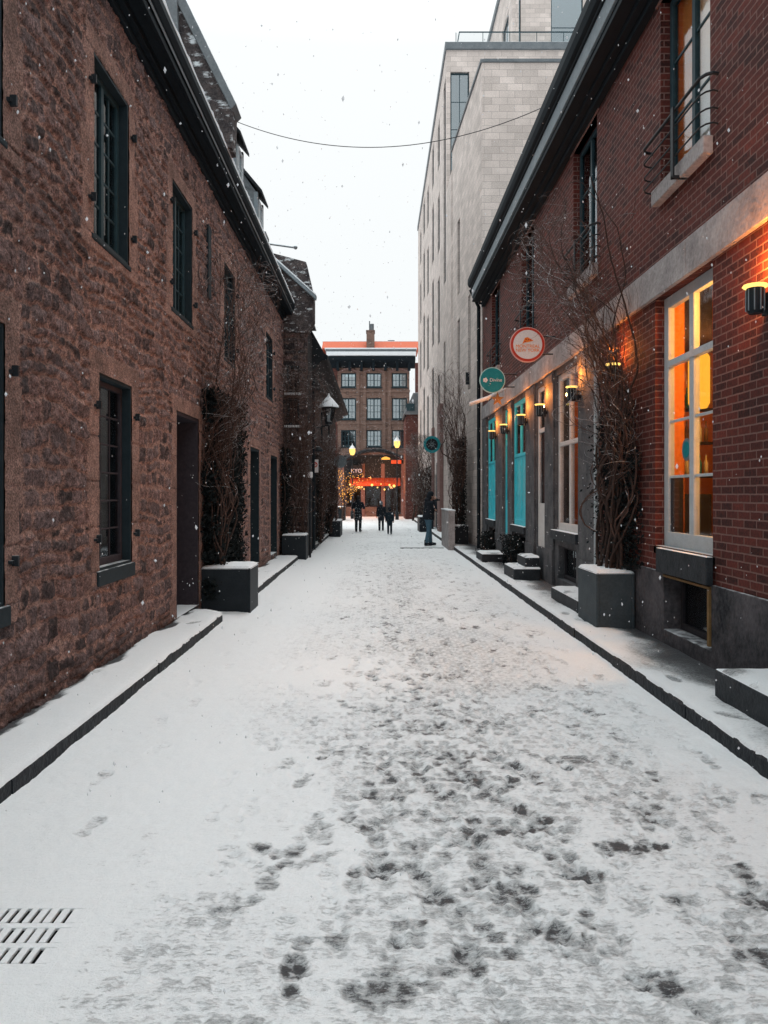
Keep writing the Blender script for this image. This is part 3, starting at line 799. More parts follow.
# window slit shape between the upper windows: iron strap
MB().fb(LW, 11.75, 11.95, -.04, .0, 4.75, 5.85).build('wall_vent', M['casing'], sb)

# ------------------------------------------------------------------ left building 2 (projecting) and 3 (bell eave)
b2 = thing('stone_annex', 'narrow dark stone house standing forward of the long brown building, snow on its gable', 'building', (-3, 22.2, 0))
FACE = lambda y0: (lambda u, w, v: (u, y0 + w, v))
F2 = FACE(21.4)
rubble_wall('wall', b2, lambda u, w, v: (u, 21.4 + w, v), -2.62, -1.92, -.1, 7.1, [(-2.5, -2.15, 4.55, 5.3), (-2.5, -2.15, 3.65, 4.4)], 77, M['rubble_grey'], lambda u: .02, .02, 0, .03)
sm = MB().box(-1.96, -1.925, 21.42, 23.0, -.1, 6.4)
sm.box(-2.6, -1.97, 22.8, 23.0, -.1, 7.0); sm.build('side_wall', M['rubble_grey'], b2)
gp = [(-5, 6.3), (-5, 8.9), (-2.9, 8.42), (-1.96, 8.17), (-1.74, 7.2), (-1.74, 6.55), (-1.92, 6.2)]
MB().prism(gp, lambda p, t: (p[0], t, p[1]), 21.36, 21.8).build('gable', M['snowy_stone'], b2, bevel=.02)
MB().prism([(-2.86, 8.17), (-2.86, 8.24), (-1.66, 7.17), (-1.68, 7.08)], lambda p, t: (p[0], t, p[1]), 21.16, 21.355).build('coping', M['fascia'], b2)
MB().prism([(-2.86, 8.25), (-2.84, 8.285), (-1.68, 7.235), (-1.66, 7.185)], lambda p, t: (p[0], t, p[1]), 21.18, 21.35).build('coping_snow', M['clean_snow'], b2)
MB().prism([(-5, 8.5), (-3, 8.1), (-2.05, 7.6), (-1.8, 6.6), (-5, 6.6)], lambda p, t: (p[0], t, p[1]), 21.8, 23.0).build('roof', M['slate'], b2)
for z0, z1 in ((4.55, 5.3), (3.65, 4.4)):
    window(b2, F2, (-2.5, -2.15, z0, z1), depth=.12, fw=.04, cols=2, rows=2, mun=.02, mat='casing', casing='casing', sill=.06, sill_mat='clean_snow')

b3 = thing('low_eaved_house', 'low dark stone house on the left with deep black overhanging eave beyond the annex', 'house', (-4, 31, 0))
X3 = -2.1
F3 = lambda u, w, v: (X3 - w, u, v)
ops3 = [(24.2, 25.2, .2, 2.6), (26.4, 27.5, 1.1, 2.9), (29, 30.1, 1.1, 2.9), (32, 33, .2, 2.6), (35, 36.2, 1.1, 2.9), (25, 26, 3.7, 4.9), (28.6, 29.6, 3.7, 4.9), (33, 34, 3.7, 4.9)]
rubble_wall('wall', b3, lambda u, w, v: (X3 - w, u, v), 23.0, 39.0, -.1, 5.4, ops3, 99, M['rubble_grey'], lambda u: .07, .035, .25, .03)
MB().box(-6, X3 - .03, 38.8, 39, -.1, 5.5).box(-6.2, -6, 22.8, 39, -.1, 5.5).box(-6, X3 - .03, 23, 23.1, -.1, 5.5).box(-6, X3 - .04, 23, 39, 5.4, 5.5).build('end_wall', M['rubble_grey'], b3)
MB().prism([(-1.62, 5.72), (-1.55, 5.72), (-1.55, 5.90), (-3.6, 9.6), (-6.0, 9.6), (-6.0, 5.5), (-2.2, 5.38), (-1.9, 5.45)], lambda p, t: (p[0], t, p[1]), 22.9, 39.2).build('roof', M['roof_dark'], b3)
MB().prism([(-1.56, 5.72), (-1.48, 5.74), (-1.46, 5.85), (-1.55, 5.92)], lambda p, t: (p[0], t, p[1]), 22.9, 39.2).build('gutter', M['eave'], b3)
MB().tube([(-1.9, 23.05, .1), (-1.9, 23.05, 5.4)], .045, 8).build('downpipe', M['eave'], b3)
for o in ops3:
    if o[2] < 1: door(b3, F3, o, .2)
    else: window(b3, F3, o, depth=.18, fw=.05, cols=2, rows=3, mun=.02, mat='teal_frame', casing='casing', sill=.08, sill_mat='dark_stone')
MB().box(-2.06, -1.96, 27.9, 28.5, -.05, 2.9).build('pilaster', M['wood_red'], b3, bevel=.01)
MB().box(-2.06, -1.96, 38.0, 38.9, -.05, 3.4).build('pilaster', M['wood_red'], b3, bevel=.01)

# ------------------------------------------------------------------ right brick building
rb = thing('brick_building', 'red brick building with pale stone band, grey shopfront bays and dark gutter on the right', 'building', (6, 10, 0))
ROPS = [(7.25, 8.75, 1.17, 3.95), (4.3, 5.5, .62, 3.95), (7.22, 8.42, .28, .88),
        (7.31, 8.58, 5.12, 7.2), (11.07, 12.4, 5.05, 7.2), (15.5, 16.85, 5.05, 7.2), (19.8, 21.2, 5.05, 7.2), (2.6, 3.8, 5.1, 7.2), (-1.6, -.4, 5.1, 7.2),
        (-1.2, .1, 1.17, 3.95)]
wall_mb(MB(), RW, -3, 10.98, .9, 7.75, ROPS, 0, .32).build('wall', M['brick'], rb)
wall_mb(MB(), RW, 10.98, 23.0, 4.0, 7.75, ROPS, 0, .32).build('wall', M['brick'], rb)
wall_mb(MB(), RW, -3, 10.98, -.1, .898, ROPS, -.03, .32).build('plinth', M['plinth'], rb, bevel=.01)
# shopfront
SOPS = [(12.1, 13.72, 1.12, 3.84), (14.5, 15.35, .72, 3.84), (16.35, 17.9, 1.05, 3.84), (18.6, 19.25, .75, 3.84), (20.5, 22.05, 1.05, 3.84),
        (12.3, 13.5, .28, .85), (16.5, 17.7, .3, .82), (20.7, 21.9, .3, .82)]
wall_mb(MB(), RW, 10.982, 23.0, -.1, 3.998, SOPS, .015, .32).build('shopfront', M['pilaster'], rb, bevel=.006)
pil = [(11.02, 12.06), (13.76, 14.46), (15.42, 16.31), (17.95, 18.56), (19.32, 20.46), (22.1, 22.98)]
for a, b in pil:
    p = MB().fb(RW, a, b, -.018, .014, .13, 3.94); p.fb(RW, a - .0, b + .0, -.036, -.019, .13, .75); p.fb(RW, a + .02, b - .02, -.032, -.019, 3.74, 3.9)
    p.build('pilaster', M['pilaster'], rb, bevel=.008)
# limestone band
bd = MB(); y = -3.0; rk = random.Random(9)
while y < 23:
    l = rk.uniform(1.3, 1.9); y2 = min(y + l, 23.0)
    if 23 - y2 < .4: y2 = 23.0
    bd.fb(RW, y + .002, y2 - .004, -.045 + rk.uniform(-.004, .004), .05, 3.952, 4.32); y = y2
# the band sits on the wall: wall pieces meet it 2 mm behind
bd.build('stone_band', M['band'], rb, bevel=.008)
for o in ROPS[3:9]:
    MB().fb(RW, o[0] - .12, o[1] + .12, -.02, .10, 7.2, 7.44).build('lintel', M['wood_red'], rb, bevel=.006)
# eave
e = MB()
e.fb(RW, -3, 22.6, -.365, .10, 7.36, 7.42)
e.fb(RW, -3, 22.6, -.10, .0, 7.22, 7.36); e.fb(RW, -3, 22.6, -.2, -.10, 7.29, 7.36)
e.fb(RW, -3, 22.6, -.41, -.372, 7.742, 7.98)
e.prism([(-.41, 7.78), (-.46, 7.80), (-.495, 7.88), (-.495, 8.02), (-.372, 8.04)], lambda p, t: RW(t, p[0], p[1]), -3, 22.65)
e.fb(RW, -3, 22.6, -.34, .3, 7.42, 7.98)
e.build('eave', M['eave'], rb, bevel=.005)
MB().fb(RW, -3, 22.62, -.38, -.342, 7.50, 7.738).build('fascia', M['fascia'], rb, bevel=.004)
MB().prism([(-.37, 8.045), (.5, 8.0 + .94 * 1.7), (2.6, 8.0 + 3.0 * 1.7), (2.6, 7.8), (.3, 7.8)], lambda p, t: RW(t, p[0], p[1]), -3, 23.0).build('roof', M['roof_metal'], rb)
MB().tube([(3.02, 22.95, .12), (3.02, 22.95, 7.3), (2.75, 22.7, 7.75)], .055, 8).build('downpipe', M['eave'], rb)
MB().tube([(3.1, 10.93, .15), (3.1, 10.93, 3.9)], .035, 8).build('pale_downpipe', M['white_frame'], rb)
# interior
I = MB()
I.box(7.0, 7.2, -3, 23, -.1, 7.7); I.box(3.48, 7, -3, -2.8, -.1, 7.7); I.box(3.48, 7, 22.8, 22.98, -.1, 7.7)
I.box(3.48, 7, -2.8, 22.8, 4.35, 4.6); I.box(3.48, 7, -2.8, 22.8, 7.5, 7.7); I.box(3.48, 7, -2.8, 22.8, .5, .60); I.box(4.6, 7, 5.9, 6.0, .6, 4.35)
I.build('inner_wall', M['room_dark'], rb)
MB().box(3.48, 3.72, 9.6, 9.8, .6, 4.34).box(4.25, 7, 9.6, 9.8, .6, 4.34).build('interior_pier', M['room_orange'], rb)
cab = MB().box(3.48, 3.9, 9.0, 9.4, .6, 1.75).build('dark_cabinet', M['dark_door'], rb, bevel=.01)
for k_ in range(3):
    MB().box(3.74, 4.2, 9.62, 9.78, 1.95 + k_ * .42, 1.98 + k_ * .42).build('shelf', M['dark_door'], rb)
    for q_ in range(5): MB().lathe((3.80 + q_ * .08, 9.68, 1.981 + k_ * .42), [(0, 0), (.028, 0), (.028, .16), (.01, .2), (.01, .26), (0, .26)], 8).build('bottle', M[('sign_teal', 'white_paint', 'ochre_wood')[(q_ + k_) % 3]], rb, smooth=True)
MB().box(3.275, 3.40, 8.55, 8.70, 1.2, 1.95).build('chair_back', M['dark_door'], rb, bevel=.02)
MB().box(3.48, 7, 14.2, 14.3, .6, 4.35).box(3.48, 7, 18.2, 18.3, .6, 4.35).build('interior_partition', M['room_orange'], rb)
MB().box(3.275, 3.469, 8.725, 8.749, 1.2, 3.94).build('orange_reveal', M['room_orange'], rb)
MB().box(3.48, 7, 9.2, 9.3, 4.61, 7.49).build('inner_partition', M['room_dark'], rb)
# windows
w = window(rb, RW, ROPS[0], depth=.10, fw=.125, cols=2, rows=3, mun=.03, centre=.11, transom=3.2, mat='white_frame', glass='glass_clear', sill=.10, sill_mat='white_frame', thick=.07, sill_out=.0)
disc = MB()
for r0, r1, mt in ((0.085, .12, 'sign_grey'), (0, .085, 'sign_teal')):
    vs = []; n = 28
    for xx in (3.262, 3.268):
        for k in range(n):
            a = 2 * PI * k / n; vs.append((xx, 8.15 + r1 * math.cos(a), 2.22 + r1 * math.sin(a)))
    q = MB(); q.add(vs, [tuple(range(n)), tuple(range(2 * n - 1, n - 1, -1))] + [(k, (k + 1) % n, n + (k + 1) % n, n + k) for k in range(n)])
    if mt == 'sign_teal':
        q.v = [(x - .004, y_, z) for x, y_, z in q.v]
    q.build('window_sticker', M[mt], w)
lamp = thing('hanging_lantern', 'tall glowing yellow paper lantern hanging inside the near lit window', 'lantern', (3.79, 9.1, 4.3))
MB().lathe((3.79, 9.1, 0), [(.0, 2.76), (.09, 2.76), (.12, 2.82), (.12, 3.36), (.08, 3.42), (0, 3.42)], 16).build('lamp_shade', M['glow_shade'], lamp, smooth=True)
MB().tube([(3.79, 9.1, 3.36), (3.79, 9.1, 4.34)], .006, 5).build('cord', M['iron'], lamp)
point('room_light', (3.95, 7.5, 3.6), 190, (1, .38, .055), .12)
point('room_light', (3.62, 7.2, 2.2), 34, (1, .38, .055), .08)
point('room_light', (5.2, 12.5, 3.6), 50, (1, .45, .15), .15)
point('room_light', (5.0, 16.3, 3.6), 30, (1, .6, .35), .15)
point('room_light', (5.0, 20.6, 3.6), 24, (1, .6, .35), .15)
point('room_light', (4.1, 7.4, 6.6), 42, (1, .5, .2), .1)
window(rb, RW, ROPS[9], depth=.10, fw=.10, cols=2, rows=3, mun=.03, centre=.11, transom=3.2, mat='white_frame', glass='glass', sill=.10, sill_mat='white_frame', thick=.07, sill_out=.0)
# cellar window with ochre frame
cw = window(rb, RW, ROPS[2], depth=.16, fw=.05, cols=1, rows=1, mat='dark_door', glass='glass', front=-.03)
MB().fb(RW, 7.17, 8.47, -.10, -.028, .90, 1.165).build('dark_sill_panel', M['dark_stone'], rb, bevel=.012)
MB().fb(RW, 7.24, 8.40, -.045, .0, .855, .878).fb(RW, 7.235, 7.275, -.045, .0, .32, .852).build('ochre_trim', M['ochre_wood'], cw)
door(rb, RW, ROPS[1], .2, 'dark_door', 'white_frame', front=0)
# upper windows
for k, o in enumerate(ROPS[3:9]):
    w = window(rb, RW, o, depth=.10, fw=.075, cols=2, rows=3, mun=.028, centre=.08, mat='teal_frame', glass=('glass_clear' if k == 0 else 'glass'), sill=.17, sill_mat='band', sill_out=.09, thick=.06)
    yc = (o[0] + o[1]) / 2
    if k == 0:
        MB().box(3.335, 3.35, 7.38, 8.16, 5.13, 7.19).build('curtain', M['curtain'], w)
        MB().box(3.325, 3.469, 8.52, 8.578, 5.13, 7.19).box(3.36, 3.38, 8.16, 8.5, 5.13, 7.19).build('orange_reveal', M['room_orange'], w)
    else:
        MB().box(3.40, 3.42, o[0] + .05, o[0] + .35, o[2], o[3]).box(3.40, 3.42, o[1] - .35, o[1] - .05, o[2], o[3]).build('curtain', M['curtain'], w)
    # balconette rail
    r_ = MB(); a, b = o[0] - .17, o[1] + .25 if k == 0 else o[1] + .2; xo = 3.02
    if k == 0: yc -= .10
    for z, rr in ((o[2] + .52, .017), (o[2] + .36, .009), (o[2] + .20, .009), (o[2] + .06, .009)):
        r_.tube([(3.16, a, z - .01), (3.10, a - .005, z), (3.05, a + .03, z), (xo, a + .1, z), (xo, b - .1, z), (3.05, b - .03, z), (3.10, b, z), (3.16, b, z - .01)], rr, 7)
    r_.box(xo - .03, xo - .012, yc - .03, yc + .03, o[2] - .17, o[2] + .55)
    r_.box(xo - .03, 3.16, yc - .02, yc + .02, o[2] - .17, o[2] - .14)
    r_.build('railing', M['iron'], w)
# shopfront joinery
for k, (i, mat) in enumerate(((0, 'cream_frame'), (2, 'turq'), (4, 'turq'))):
    o = SOPS[i]
    window(rb, RW, o, depth=(.07 if i == 0 else .03), fw=.10, cols=2, rows=1, mun=.03, centre=.10, transom=2.62, mat=mat, glass=('glass_clear' if i == 0 else 'glass'), sill=.16, sill_mat='dark_stone', front=.015, thick=.07, sill_out=.08)
    if mat == 'turq':   # opaque panels added in front of the glass, hiding its dark reflection
        MB().box(3.192, 3.204, o[0] + .1, (o[0] + o[1]) / 2 - .05, o[2] + .1, 2.584).build('pane_cover', M['turq'], rb, bevel=.003)
        MB().box(3.192, 3.204, (o[0] + o[1]) / 2 + .05, o[1] - .1, o[2] + .1, 2.584).build('pane_cover', M['turq'], rb, bevel=.003)
        for a_, b_ in ((o[0] + .1, (o[0] + o[1]) / 2 - .05), ((o[0] + o[1]) / 2 + .05, o[1] - .1)):
            q_ = MB()
            for z_a, z_b in ((o[2] + .12, o[2] + .62), (o[2] + .68, 2.57)):
                q_.box(3.183, 3.192, a_ + .03, a_ + .075, z_a, z_b); q_.box(3.183, 3.192, b_ - .075, b_ - .03, z_a, z_b)
                q_.box(3.184, 3.192, a_ + .075, b_ - .075, z_a, z_a + .05); q_.box(3.184, 3.192, a_ + .075, b_ - .075, z_b - .05, z_b)
            q_.build('moulding', M['turq'], rb, bevel=.002)
for i in (5, 6, 7):
    window(rb, RW, SOPS[i], depth=.12, fw=.05, cols=2, rows=1, mat='dark_door', glass='glass', front=.015)
def glazed_door(o, mat):
    u0, u1, v0, v1 = o
    d = MB(); t = .09
    D0 = -.03; fb0 = d.fb; d.fb = lambda fr, a, b, c, e_, f, g_: fb0(fr, a, b, c + D0, e_ + D0, f, g_)
    d.fb(RW, u0 + .003, u0 + t, .08, .14, v0, v1 - .002); d.fb(RW, u1 - t, u1 - .003, .08, .14, v0, v1 - .002)
    d.fb(RW, u0 + t, u1 - t, .081, .139, v1 - t, v1 - .002); d.fb(RW, u0 + t, u1 - t, .081, .139, 2.95, 3.03); d.fb(RW, u0 + t, u1 - t, .081, .139, v0 + .003, v0 + .85)
    d.fb(RW, u0 + t + .05, u1 - t - .05, .07, .082, v0 + .15, v0 + .7)
    dd = d.build('door', M[mat], rb, bevel=.006)
    MB().fb(RW, u0 + t, u1 - t, .075, .08, v0 + .85, v1 - t).build('pane', M['glass'], dd)
    MB().tube([(3.2, u0 + .06, v0 + .95), (3.2, u0 + .06, v0 + 1.2)], .012, 6).build('handle', M['iron'], dd)
glazed_door(SOPS[1], 'cream_frame'); glazed_door(SOPS[3], 'turq')

# ------------------------------------------------------------------ wall lamps
def wall_lamp(y, label):
    t = thing('wall_lamp', label, 'wall lamp', (3.0, y, 3.18), 'up-lighting wall lamps on the brick building')
    MB().lathe((3.0, y, 3.18), [(0, 0), (.05, 0), (.062, .02), (.066, .2), (.05, .2), (.05, .05), (0, .05)], 14).build('body', M['planter_dark'], t, smooth=False)
    r = MB()
    for k in range(9):
        a = PI * 2 * k / 9; r.tube([(3.0 + .068 * math.cos(a), y + .068 * math.sin(a), 3.2), (3.0 + .068 * math.cos(a), y + .068 * math.sin(a), 3.37)], .006, 4)
    r.build('fin', M['fascia'], t)
    MB().lathe((3.0, y, 3.18), [(.0, .205), (.085, .205), (.098, .215), (.09, .228), (.05, .222), (0, .215)], 14).build('diffuser', M['glow_yellow'], t)
    MB().box(3.05, 3.16, y - .025, y + .025, 3.22, 3.27).box(3.075, 3.1, y - .05, y + .05, 3.17, 3.34).build('bracket', M['iron'], t)
    point('lamp_light', (2.99, y, 3.58), 22, (1, .29, .045), .03, t)
    return t
lamps = [(6.13, 'wall lamp nearest the camera, casting orange light up the bare brick'), (9.83, 'wall lamp half hidden behind the tall bare vine on the brick'),
         (11.9, 'wall lamp beside the big cream framed window'), (14.24, 'wall lamp on the pier between cream window and glazed cream door'),
         (16.1, 'wall lamp on the pier before the wider turquoise window'), (18.35, 'wall lamp on the pier between turquoise window and turquoise door'),
         (20.2, 'farthest wall lamp, on the pier before the last turquoise window')]
L0 = wall_lamp(*lamps[0])
L0_light = [c for c in children(L0) if c.type == 'LIGHT'][0]
for y, lb in lamps[1:]:
    c = copy_tree(L0); c.location.y = y; c['label'] = lb
L0_light.data = L0_light.data.copy(); L0_light.data.energy = 48

# ------------------------------------------------------------------ steps
def step(x0, x1, y0, y1, z, label, group='stone doorsteps on the right sidewalk'):
    m = MB(); m.box(x0, x1, y0, y1, .11, z); 
    o = m.build('doorstep', M['dark_stone'], None, bevel=.02); tag(o, label, 'step', group)
    s = MB(); n = 8
    xs = np.linspace(x0 + .012, x1, n); ys = np.linspace(y0 + .01, y1 - .01, 22)
    X, Y = np.meshgrid(xs, ys, indexing='ij'); ed = np.minimum(np.minimum(X - x0, x1 + 9 - X), np.minimum(Y - y0, y1 - Y))
    Z = z - .004 + .026 * (1 - np.exp(-(ed - .01) / .02)) + .012 * (fbm(X * 8, Y * 8, int(y0 * 10)) - .5)
    so = grid_obj('snow_cover', np.stack([X, Y, Z], -1), M['snow'], o, attrs={'wear': .75 * sstep(.5, .72, fbm(X * 5, Y * 4, int(y0 * 7), 4))})
    return o
step(2.69, 3.115, 4.0, 6.17, .36, 'big near stone doorstep at the right edge, snow on top')
step(2.93, 3.118, 4.2, 5.8, .60, 'upper stone doorstep resting against the near brick wall')
step(2.70, 3.05, 10.4, 12.0, .31, 'low stone doorstep behind the right hand grey planter')
step(2.56, 3.06, 14.45, 15.6, .35, 'stone doorstep in front of the glazed cream door')
step(2.80, 3.07, 14.6, 15.45, .55, 'upper doorstep tread against the cream door')
step(2.50, 3.05, 18.4, 19.5, .32, 'small stone doorstep in front of the turquoise door')

# ------------------------------------------------------------------ planters
def planter(x0, x1, y0, y1, zb, zt, label, mat='planter'):
    t = thing('planter', label, 'planter', ((x0 + x1) / 2, (y0 + y1) / 2, zb))
    m = MB(); w = .04
    m.box(x0, x0 + w, y0, y1, zb, zt); m.box(x1 - w, x1, y0, y1, zb, zt); m.box(x0 + w, x1 - w, y0, y0 + w, zb, zt - .001); m.box(x0 + w, x1 - w, y1 - w, y1, zb, zt - .001)
    m.box(x0 + w, x1 - w, y0 + w, y1 - w, zb, zb + .05)
    m.build('box', M[mat], t, bevel=.006)
    xs = np.linspace(x0 - .004, x1 + .004, 26); ys = np.linspace(y0 - .004, y1 + .004, 26)
    X, Y = np.meshgrid(xs, ys, indexing='ij'); ed = np.minimum(np.minimum(X - xs[0], xs[-1] - X), np.minimum(Y - ys[0], ys[-1] - Y))
    Z = zt - .012 + .05 * (1 - np.exp(-ed / .02)) + .02 * (fbm(X * 5, Y * 5, 8) - .5) * (ed > .01)
    grid_obj('snow_cover', np.stack([X, Y, Z], -1), M['clean_snow'], t)
    return t
planter(-2.58, -1.86, 11.35, 12.1, -.03, .66, 'near left planter box with snow on its rim, below the dense dark vine', 'planter_dark')
planter(2.64, 3.10, 9.3, 10.15, .11, .80, 'slate grey planter box on the right sidewalk holding the tall bare vine')
planter(-2.52, -1.88, 20.45, 21.2, -.03, .66, 'second left planter box, in front of the dark stone annex', 'planter_dark')
planter(-2.0, -1.5, 31.5, 33.5, -.03, .65, 'third left planter box farther along the dark low house', 'planter_dark')
planter(2.3, 2.95, 24.9, 25.7, .11, .72, 'dark planter box behind the pale low wall on the right', 'planter_dark')
planter(1.95, 2.6, 35.5, 37.3, -.03, .7, 'dark planter box on the right beyond the man in jeans', 'planter_dark')
m = MB().box(2.22, 2.42, 24.0, 26.6, .0, 1.22).build('low_wall', M['band'], None, bevel=.01)
tag(m, 'pale stone upright slab standing at the kerb beside the man in jeans', 'low wall')
MB().box(2.20, 2.44, 23.98, 26.62, 1.222, 1.26).build('coping', M['clean_snow'], m, bevel=.012)

# ------------------------------------------------------------------ vines
def vine(label, bases, wallx, side, yr, zmax, seed, nst=9, spread=.35, leaves=0, leafbox=None, cat='vine', out=.28, twigs=1.0, stem_r=.018, plane='x', fan_z=2.6, fan_k=.9, loose=0, lsize=1.0):
    rk = random.Random(seed)
    root = thing('climbing_vine' if cat == 'vine' else 'low_shrub', label, cat, bases[0])
    st = MB(); tw = MB(); tips = []
    ncount = [0]
    def grow(p, d, r, n, lvl, upb):
        pts = [p.copy()]; rs = [r]; step_ = rk.uniform(.07, .11) * (1.0 if lvl < 2 else .75)
        for i in range(n):
            d = d + Vector((rk.gauss(0, .13), rk.gauss(0, .15), rk.gauss(0, .10))) + Vector((side * .05 * loose if p.z > fan_z else 0, .10 * loose if p.z > fan_z else 0, upb))
            dist = (p.x - wallx) * side      # distance out from the wall (positive to the street)
            if dist < .05: d.x += side * .3
            if dist > out + max(0, p.z - fan_z) * .22: d.x -= side * .35
            fan = max(0, p.z - fan_z) * fan_k
            if p.y < yr[0] - fan * .35: d.y += .35
            if p.y > yr[1] + fan: d.y -= .35
            if p.z > zmax: d.z -= .5
            d.normalize(); p = p + d * step_
            pts.append(p.copy()); rs.append(r * (1 - .75 * (i + 1) / n))
            if lvl < 3 and rk.random() < (.20, .32, .22)[lvl] * twigs and i > 2 and ncount[0] < 900:
                ncount[0] += 1
                nd = (d + Vector((rk.gauss(0, .45) + side * .15, rk.gauss(0, .75), rk.gauss(.25, .35)))).normalized()
                grow(p.copy(), nd, max(rs[-1] * .6, .0035), int(n * rk.uniform(.25, .6)) + 3, lvl + 1, upb * .4)
        (st if lvl == 0 else tw).tube(pts, rs, 6 if lvl == 0 else 4, cap=False)
        tips.append((pts[-1], pts[len(pts) // 2]))
    for k in range(nst):
        b = Vector(bases[k % len(bases)]) + Vector((rk.uniform(-.06, .06), rk.uniform(-.1, .1), 0))
        d = Vector((rk.gauss(0, .15), rk.gauss(0, spread), 1)).normalized()
        H = rk.uniform(.55, 1.0) * (zmax - b.z)
        grow(b, d, stem_r * rk.uniform(.7, 1.3), int(H / .085), 0, .10)
    st.build('stem', M['bark'], root, smooth=True, recalc=False)
    tw.build('twigs', M['twig'], root, recalc=False)
    if leaves:
        lf = MB(); y0, y1, z0, z1 = leafbox
        for k in range(leaves):
            while True:
                z = z0 + (z1 - z0) * rk.random(); y = rk.uniform(y0, y1)
                n_ = float(fbm(np.array([y * 3.0]), np.array([z * 1.6]), seed, 3)[0])
                edge = min((y - y0), (y1 - y)) / (y1 - y0) * 2
                if n_ + .35 * edge - .25 * max(0, (z - z0) / (z1 - z0) - .6) > .46: break
            x = wallx + side * abs(rk.gauss(.06, .09)); s = rk.uniform(.014, .034) * lsize
            a = Vector((rk.gauss(0, 1), rk.gauss(0, 1), rk.gauss(0, 1))).normalized(); b = a.orthogonal().normalized(); c = a.cross(b)
            p = Vector((x, y, z))
            lf.add([p - b * s, p + c * s * .6, p + b * s * 1.2 - a * s * .3, p - c * s * .6], [(0, 1, 2, 3)])
        lf.build('leaves', M['leaf'], root, recalc=False)
    return root
vine('dense dark vine climbing the brown stone wall behind the near left planter', [(-2.42, 11.8, .6), (-2.3, 11.6, .6), (-2.4, 12.0, .6)], -2.55, 1, (11.3, 12.9), 5.0, 5, 15, .2, 26000, (11.25, 13.6, .2, 3.3), twigs=1.3, out=.34, fan_z=2.3, fan_k=.8, loose=.4, lsize=1.45)
vine('tall bare snow-dusted vine climbing the red brick from the grey planter', [(2.9, 9.6, .78), (2.85, 9.9, .78), (2.95, 9.5, .78)], 3.14, -1, (9.2, 10.8), 5.6, 8, 17, .2, 4200, (9.1, 10.6, .85, 2.8), twigs=1.2, out=.30, stem_r=.020, fan_z=2.5, fan_k=1.25, loose=.5)
vine('snow-flecked vine climbing the pale limestone wall by the far downpipe', [(2.75, 25.2, .7), (2.6, 25.4, .7)], 2.86, -1, (24.3, 29.5), 5.6, 13, 12, .3, 9000, (24.5, 27.6, .7, 3.6), twigs=1.2, out=.45, stem_r=.03)
vine('thin twiggy vine over the dark stone annex front', [(-2.3, 20.9, .6), (-2.0, 21.0, .6)], -2.55, 1, (20.4, 21.3), 5.0, 14, 10, .2, 4000, (20.5, 21.3, .5, 3.0), twigs=1.1, out=.7)
vine('dark shrubby creeper behind the no-parking plate on the low dark house', [(-1.9, 25.6, .15)], -2.06, 1, (24, 28), 3.6, 15, 9, .5, 5000, (24, 28.5, .2, 3.0), twigs=1.1, out=.4, stem_r=.03)
vine('dark shrubby creeper farther along the low dark house, by the third left planter', [(-1.9, 31.5, .15)], -2.06, 1, (29.5, 36), 3.6, 25, 9, .6, 7000, (29.5, 38, .2, 3.0), twigs=1.1, out=.4, stem_r=.035)
vine('twiggy creeper on the limestone wall just past the teal ring sign', [(2.6, 39, .1)], 2.78, -1, (36.5, 43), 4.6, 16, 9, .5, 5500, (38, 43.5, .2, 3.2), twigs=1.1, out=.6, stem_r=.04)
vine('farthest twiggy creeper on the limestone wall, near the corner house', [(2.6, 47, .1)], 2.78, -1, (44.5, 52), 4.6, 17, 9, .5, 5500, (44, 52, .2, 3.2), twigs=1.1, out=.6, stem_r=.04)

vine('low dark winter shrub between the two groups of doorsteps under the wider turquoise window', [(2.95, 16.9, .12)], 3.1, -1, (16.5, 17.6), .8, 41, 8, .5, 2600, (16.3, 17.9, .12, .82), twigs=1.0, out=.4, stem_r=.012, cat='shrub', lsize=1.2)
vine('low dark winter shrub past the small doorstep under the last turquoise window', [(2.95, 20.9, .12)], 3.1, -1, (20.3, 21.6), .7, 43, 8, .5, 2000, (20.1, 22.0, .12, .72), twigs=1.0, out=.4, stem_r=.012, cat='shrub', lsize=1.2)

# ------------------------------------------------------------------ signs
def P2(c, dx, dz, y): return (c[0] + dx, y, c[2] + dz)
def round_sign(label, c, r, ring, face, arm_to):
    t = thing('hanging_sign', label, 'sign', c)
    MB().disc(c, 0, r, .04, 48).build('panel', M[ring], t, bevel=.003)
    b = MB().tube([(c[0], c[1] + .05, c[2] + r * .5), (arm_to, c[1] + .05, c[2] + r * .5)], .014, 8).tube([(c[0], c[1] + .05, c[2] - r * .5), (arm_to, c[1] + .05, c[2] - r * .5)], .014, 8)
    b.build('bracket', M['iron'], t)
    return t
c = (2.645, 13.6, 4.375); rr = .31
s1 = round_sign('round white sign with red border, orange food slice and orange lettering', c, rr, 'sign_pink', None, 3.15)
yf = c[1] - .024
MB().disc((c[0], yf, c[2]), 0, rr * .95, .012, 48).build('border', M['sign_red'], s1)
MB().disc((c[0], yf - .008, c[2]), 0, rr * .82, .012, 48).build('face', M['white_paint'], s1)
yy = yf - .016
text_obj('lettering', 'MONTREAL', .09, M['sign_orange'], (c[0], yy, c[2] - .035), s1, .003, width=.42)
text_obj('lettering', 'NEW YORK', .09, M['sign_orange'], (c[0], yy, c[2] - .105), s1, .003, width=.42)
MB().prism([(-.10, .0), (-.05, .115), (-.0, .125), (.10, .065), (.03, .045), (-.06, .03)], lambda p, t: (c[0] + p[0], t, c[2] + p[1]), yy - .004, yy + .004).build('slice_emblem', M['sign_orange'], s1)
q = MB()
for a, b in ((-.03, .085), (.015, .08), (-.05, .045), (.05, .075)): q.disc((c[0] + a, yy - .007, c[2] + b), 0, .013, .006, 10)
q.build('slice_topping', M['sign_red'], s1)
c = (2.595, 17.4, 4.31); rr = .29
